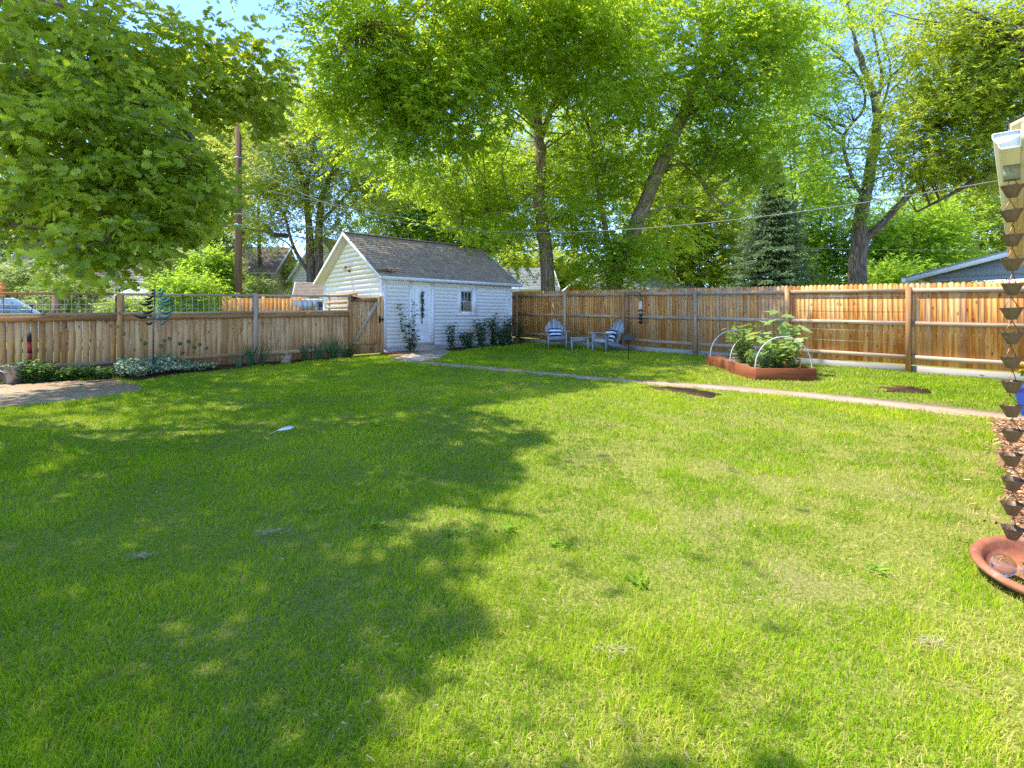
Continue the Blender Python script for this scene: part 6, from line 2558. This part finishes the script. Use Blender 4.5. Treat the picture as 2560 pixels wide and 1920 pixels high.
for i, (px, Y, ls, mt, lab, seed) in enumerate((
        (90, 30, [(60, 520, 120, 90, 40), (150, 620, 130, 70, 40), (20, 660, 90, 60, 22)], LF_PALE, 'pale silvery tree above the parked car', 43),
        (300, 33, [(260, 600, 120, 90, 44), (340, 520, 100, 80, 30), (380, 660, 110, 60, 34)], LF_PALE, 'pale leafed tree behind the patio umbrella', 47),
        (210, 44, [(150, 420, 170, 130, 46), (330, 400, 140, 120, 40), (30, 380, 120, 120, 30)], LF_BRIGHT, 'sunlit crown seen in gaps between the oak leaves', 53),
        (1040, 38, [(1020, 470, 110, 80, 40), (1120, 520, 110, 80, 44), (980, 560, 90, 60, 28), (1080, 600, 120, 40, 28), (1180, 610, 90, 50, 24)], LF_MID, 'yellow green tree directly above the garage ridge', 59),
        (1240, 40, [(1220, 400, 130, 90, 40), (1290, 480, 110, 100, 40), (1240, 590, 110, 70, 34)], LF_BRIGHT, 'sunlit tree showing left of the upright ash trunk', 61),
        (1450, 42, [(1420, 460, 110, 90, 40), (1440, 370, 120, 80, 36), (1600, 430, 110, 90, 30), (1420, 580, 70, 60, 14)], LF_BRIGHT, 'sunlit tree between the two ash trunks', 67),
        (1713, 35, [(1690, 480, 90, 70, 34), (1760, 560, 90, 70, 34), (1700, 620, 90, 60, 34), (1640, 600, 70, 70, 20), (1780, 660, 80, 50, 28)], LF_BRIGHT, 'yellow green tree with thin straight trunk behind the pale roof', 71),
        (1850, 44, [(1830, 470, 110, 90, 40), (1760, 380, 110, 80, 30), (1880, 560, 80, 80, 24), (1900, 380, 90, 60, 20)], LF_MID, 'mid green tree left of the blue spruce tip', 73),
        (1990, 34, [(1985, 300, 60, 120, 22), (1960, 200, 60, 90, 16), (2040, 420, 60, 50, 12)], LF_MID, 'thin tree with open crown left of the forked elm top', 101),
        (660, 40, [(640, 350, 90, 70, 22), (600, 420, 80, 70, 22)], LF_PALE, 'pale crown rising behind the utility pole', 103),
        (2040, 38, [(2030, 560, 80, 70, 34), (2070, 640, 80, 50, 30), (2000, 640, 60, 50, 18), (2060, 490, 60, 50, 12)], LF_MID, 'mid green tree between spruce and forked elm', 79),
        (2260, 36, [(2250, 580, 90, 60, 40), (2210, 650, 80, 50, 34), (2330, 590, 80, 60, 30), (2300, 660, 80, 40, 24)], LF_MID, 'shadowy tree just right of the forked elm trunk', 83),
        (2430, 40, [(2420, 560, 110, 80, 50), (2500, 500, 90, 70, 34), (2350, 520, 70, 50, 18), (2480, 620, 90, 50, 30)], LF_BRIGHT, 'sunlit maple glowing above the grey carport roof', 89),
        (1350, 33, [(1340, 680, 60, 36, 26), (1300, 690, 40, 30, 12), (1400, 690, 40, 30, 14)], LF_BRIGHT, 'low bright tree at the foot of the upright ash', 97))):
    tb = gb(px, Y)
    e = [ell(a, b_, Y + rnd.uniform(-.8, .8), c * 1.12, d * 1.12, max(c, d) * Y / F * .8, int(n * 1.25)) for (a, b_, c, d, n) in ls]
    top = Vector(e[0][0])
    lim = [([tb, tb.lerp(top, .4) + Vector((rnd.gauss(0, .15), 0, 0)), top], .26, .05)]
    for q in e[1:]:
        c = Vector(q[0])
        s = tb.lerp(top, .45)
        lim.append(([s, s.lerp(c, .5) + UP * .2, c], .09, .02))
    tree('background_tree', lab, tb, lim, e, mt, BK_DARK if i % 2 else BK_GREY, seed, blob_r=.95, spb=12, k=9, slen=.5, L=.19, W=.09, group='trees beyond the fences', twigs=.4, shell=0, tone=.35)


def spruce():
    rng = np.random.default_rng(5)
    base = gb(1932, 30)
    h = V(1932, 385, 30).z - base.z
    root = empty('spruce_tree', base, 'blue grey spruce with drooping layered boughs behind the fence', 'tree')
    mb = MB()
    mb.tube([base, base + UP * h * .5, base + UP * h], [.24, .14, .02], 10)
    P, D, Nn, T = [], [], [], []
    z = .8
    while z < h - .1:
        t = z / h
        r = 3.3 * (1 - t) ** .7 * (.8 + .4 * rng.random())
        nb = int(9 + 7 * (1 - t))
        a0 = rng.random() * 6.28
        for i in range(nb):
            a = a0 + 6.283 * i / nb + rng.normal() * .2
            rr = r * rng.uniform(.6, 1.08)
            o = np.array([math.cos(a), math.sin(a), 0])
            s = np.array([-math.sin(a), math.cos(a), 0])
            c0 = np.array(base) + np.array([0, 0, z])
            npt = max(3, int(rr / .16))
            pts = []
            for j in range(npt + 1):
                u = j / npt
                pts.append(c0 + o * rr * u + np.array([0, 0, -.34 * rr * u + .22 * rr * u * u]))
            mb.tube([tuple(p) for p in pts[::max(1, npt // 4)]], [.02, .006] if npt < 4 else [.028 - .024 * q / len(pts[::max(1, npt // 4)]) for q in range(len(pts[::max(1, npt // 4)]))], 4, cap=False) if npt >= 4 else None
            tone = rng.normal() * .16
            for j in range(1, npt + 1):
                u = j / npt
                wv = .36 * rr * (1.05 - u) + .12
                m = int(12 + 18 * (1 - u))
                for q in range(m):
                    side = rng.uniform(-1, 1)
                    p = pts[j] + s * side * wv + np.array([0, 0, rng.normal() * .05 - .1 * abs(side)])
                    P.append(p)
                    D.append(o * .7 + s * side * .8 + rng.normal(0, .3, 3) + np.array([0, 0, -.15]))
                    Nn.append(np.array([0, 0, 1.]) + rng.normal(0, .5, 3))
                    T.append(np.clip(.3 + .5 * u + tone + rng.normal() * .15, 0, 1))
        z += .3 + .12 * rng.random()
    mb.build('trunk', BK_DARK, root)
    leaf_mesh('crown', np.array(P), np.array(D), np.array(Nn), .22, .055, T_DIA, LF_SPRUCE, root, rn=np.array(T))


spruce()

# hedges and shrubs just behind the fences
for i, (px, py, Y, rx, rz, nb, mt, lab) in enumerate((
        (470, 735, 19.5, 75, 45, 46, LF_MID, 'dark hedge behind the wire mesh left of the orange fence'),
        (525, 690, 22.5, 60, 60, 40, LF_MID, 'tall shrub crowding the foot of the utility pole'),
        (440, 690, 24, 60, 60, 34, LF_PALE, 'pale shrub behind the top of the wind spinner'),
        (175, 735, 21, 75, 36, 36, LF_PALE, 'pale green shrub right of the parked car'),
        (60, 700, 24, 110, 36, 36, LF_PALE, 'silvery shrub above the car roof'),
        (318, 768, 20, 30, 16, 14, LF_BRIGHT, 'small bright shrub under the patio umbrella'),
        (18, 782, 13.2, 10, 8, 1, LF_BRIGHT, 'bright yellow green shrub in front of the car window'),
        (625, 725, 30, 46, 18, 16, LF_PALE, 'feathery shrub below the brown house wall'),
        (735, 690, 44, 40, 36, 24, LF_BRIGHT, 'bright shrub in the gap between house and garage'),
        (690, 660, 52, 50, 40, 22, LF_PALE, 'far pale tree crown in the gap beside the brown house'),
        (1560, 690, 44, 60, 50, 22, LF_BRIGHT, 'sunlit shrub behind the pale roofed house'),
        (1830, 690, 33, 60, 26, 26, LF_BRIGHT, 'bright shrub between the pale roof and the spruce'),
        (2230, 690, 30, 70, 26, 30, LF_MID, 'dark hedge behind the fence right of the elm'),
        (1120, 640, 48, 120, 60, 36, LF_BRIGHT, 'far bright foliage behind the garage roof'))):
    c = V(px, py, Y)
    b = Vector((c.x, c.y, gz(Y)))
    e = [ell(px, py, Y, rx, rz, max(.5, rx * Y / F * .7), nb)]
    lim = [([b, b.lerp(c, .6) + Vector((rnd.gauss(0, .1), 0, 0)), c], .07, .02)] + [([b, b.lerp(c, .5) + Vector((d, 0, 0)), c + Vector((d * 1.6, 0, .2))], .04, .01) for d in (-.4, .4)]
    tree('shrub', lab, b, lim, e, mt, BK_GREY, 200 + i, blob_r=.45 if Y < 26 else .9, spb=11, k=8, slen=.3, L=.1 if Y < 22 else .15, W=.05 if Y < 22 else .07, cat='shrub', group='shrubs beyond the fences', twigs=.5, twig_r=.02)

# ---------------------------------------------------------------- light and camera
SUN = 2.25
SKY = .15
EXPOSURE = 2.05
ld = bpy.data.lights.new('sun', 'SUN')
ld.energy = SUN
ld.angle = math.radians(.53)
ld.color = (1.0, .94, .83)
lo = bpy.data.objects.new('sun', ld)
lo.rotation_euler = (-sun_dir).to_track_quat('-Z', 'Y').to_euler()
lo.location = (0, 0, 30)
link(lo)
wld = bpy.data.worlds.new('World')
SC.world = wld
wld.use_nodes = True
nt = wld.node_tree
bg = nt.nodes['Background']
sk = nt.nodes.new('ShaderNodeTexSky')
sk.sky_type = 'NISHITA'
sk.sun_disc = False
sk.sun_elevation = math.asin(sun_dir.z)
sk.sun_rotation = math.atan2(sun_dir.x, sun_dir.y)
sk.altitude = 2500
sk.air_density = 1.0
sk.dust_density = .1
sk.ozone_density = 2.0
nt.links.new(mixc(nt, 1.0, sk.outputs[0], (.76, .83, 1.0), 'MULTIPLY'), bg.inputs[0])
bg.inputs[1].default_value = SKY
cd = bpy.data.cameras.new('camera')
cd.sensor_fit = 'HORIZONTAL'
cd.sensor_width = 36
cd.lens = 36 * F / 2560
cd.shift_x = 0
cd.shift_y = -(960 - HZ) / 2560
cd.clip_start = .05
cd.clip_end = 2000
co_ = bpy.data.objects.new('camera', cd)
co_.location = (0, 0, H)
co_.rotation_euler = (math.pi / 2, 0, 0)
link(co_)
SC.camera = co_
SC.render.resolution_x = 1024
SC.render.resolution_y = 768
SC.view_settings.view_transform = 'Standard'
SC.view_settings.look = 'None'
SC.view_settings.gamma = 1
SC.view_settings.exposure = EXPOSURE
SC.render.engine = 'CYCLES'
cy = SC.cycles
cy.max_bounces = 12
cy.diffuse_bounces = 9
cy.glossy_bounces = 2
cy.transmission_bounces = 6
cy.transparent_max_bounces = 4
cy.caustics_reflective = False
cy.caustics_refractive = False
cy.sample_clamp_indirect = 6

SC.cycles.use_denoising = False
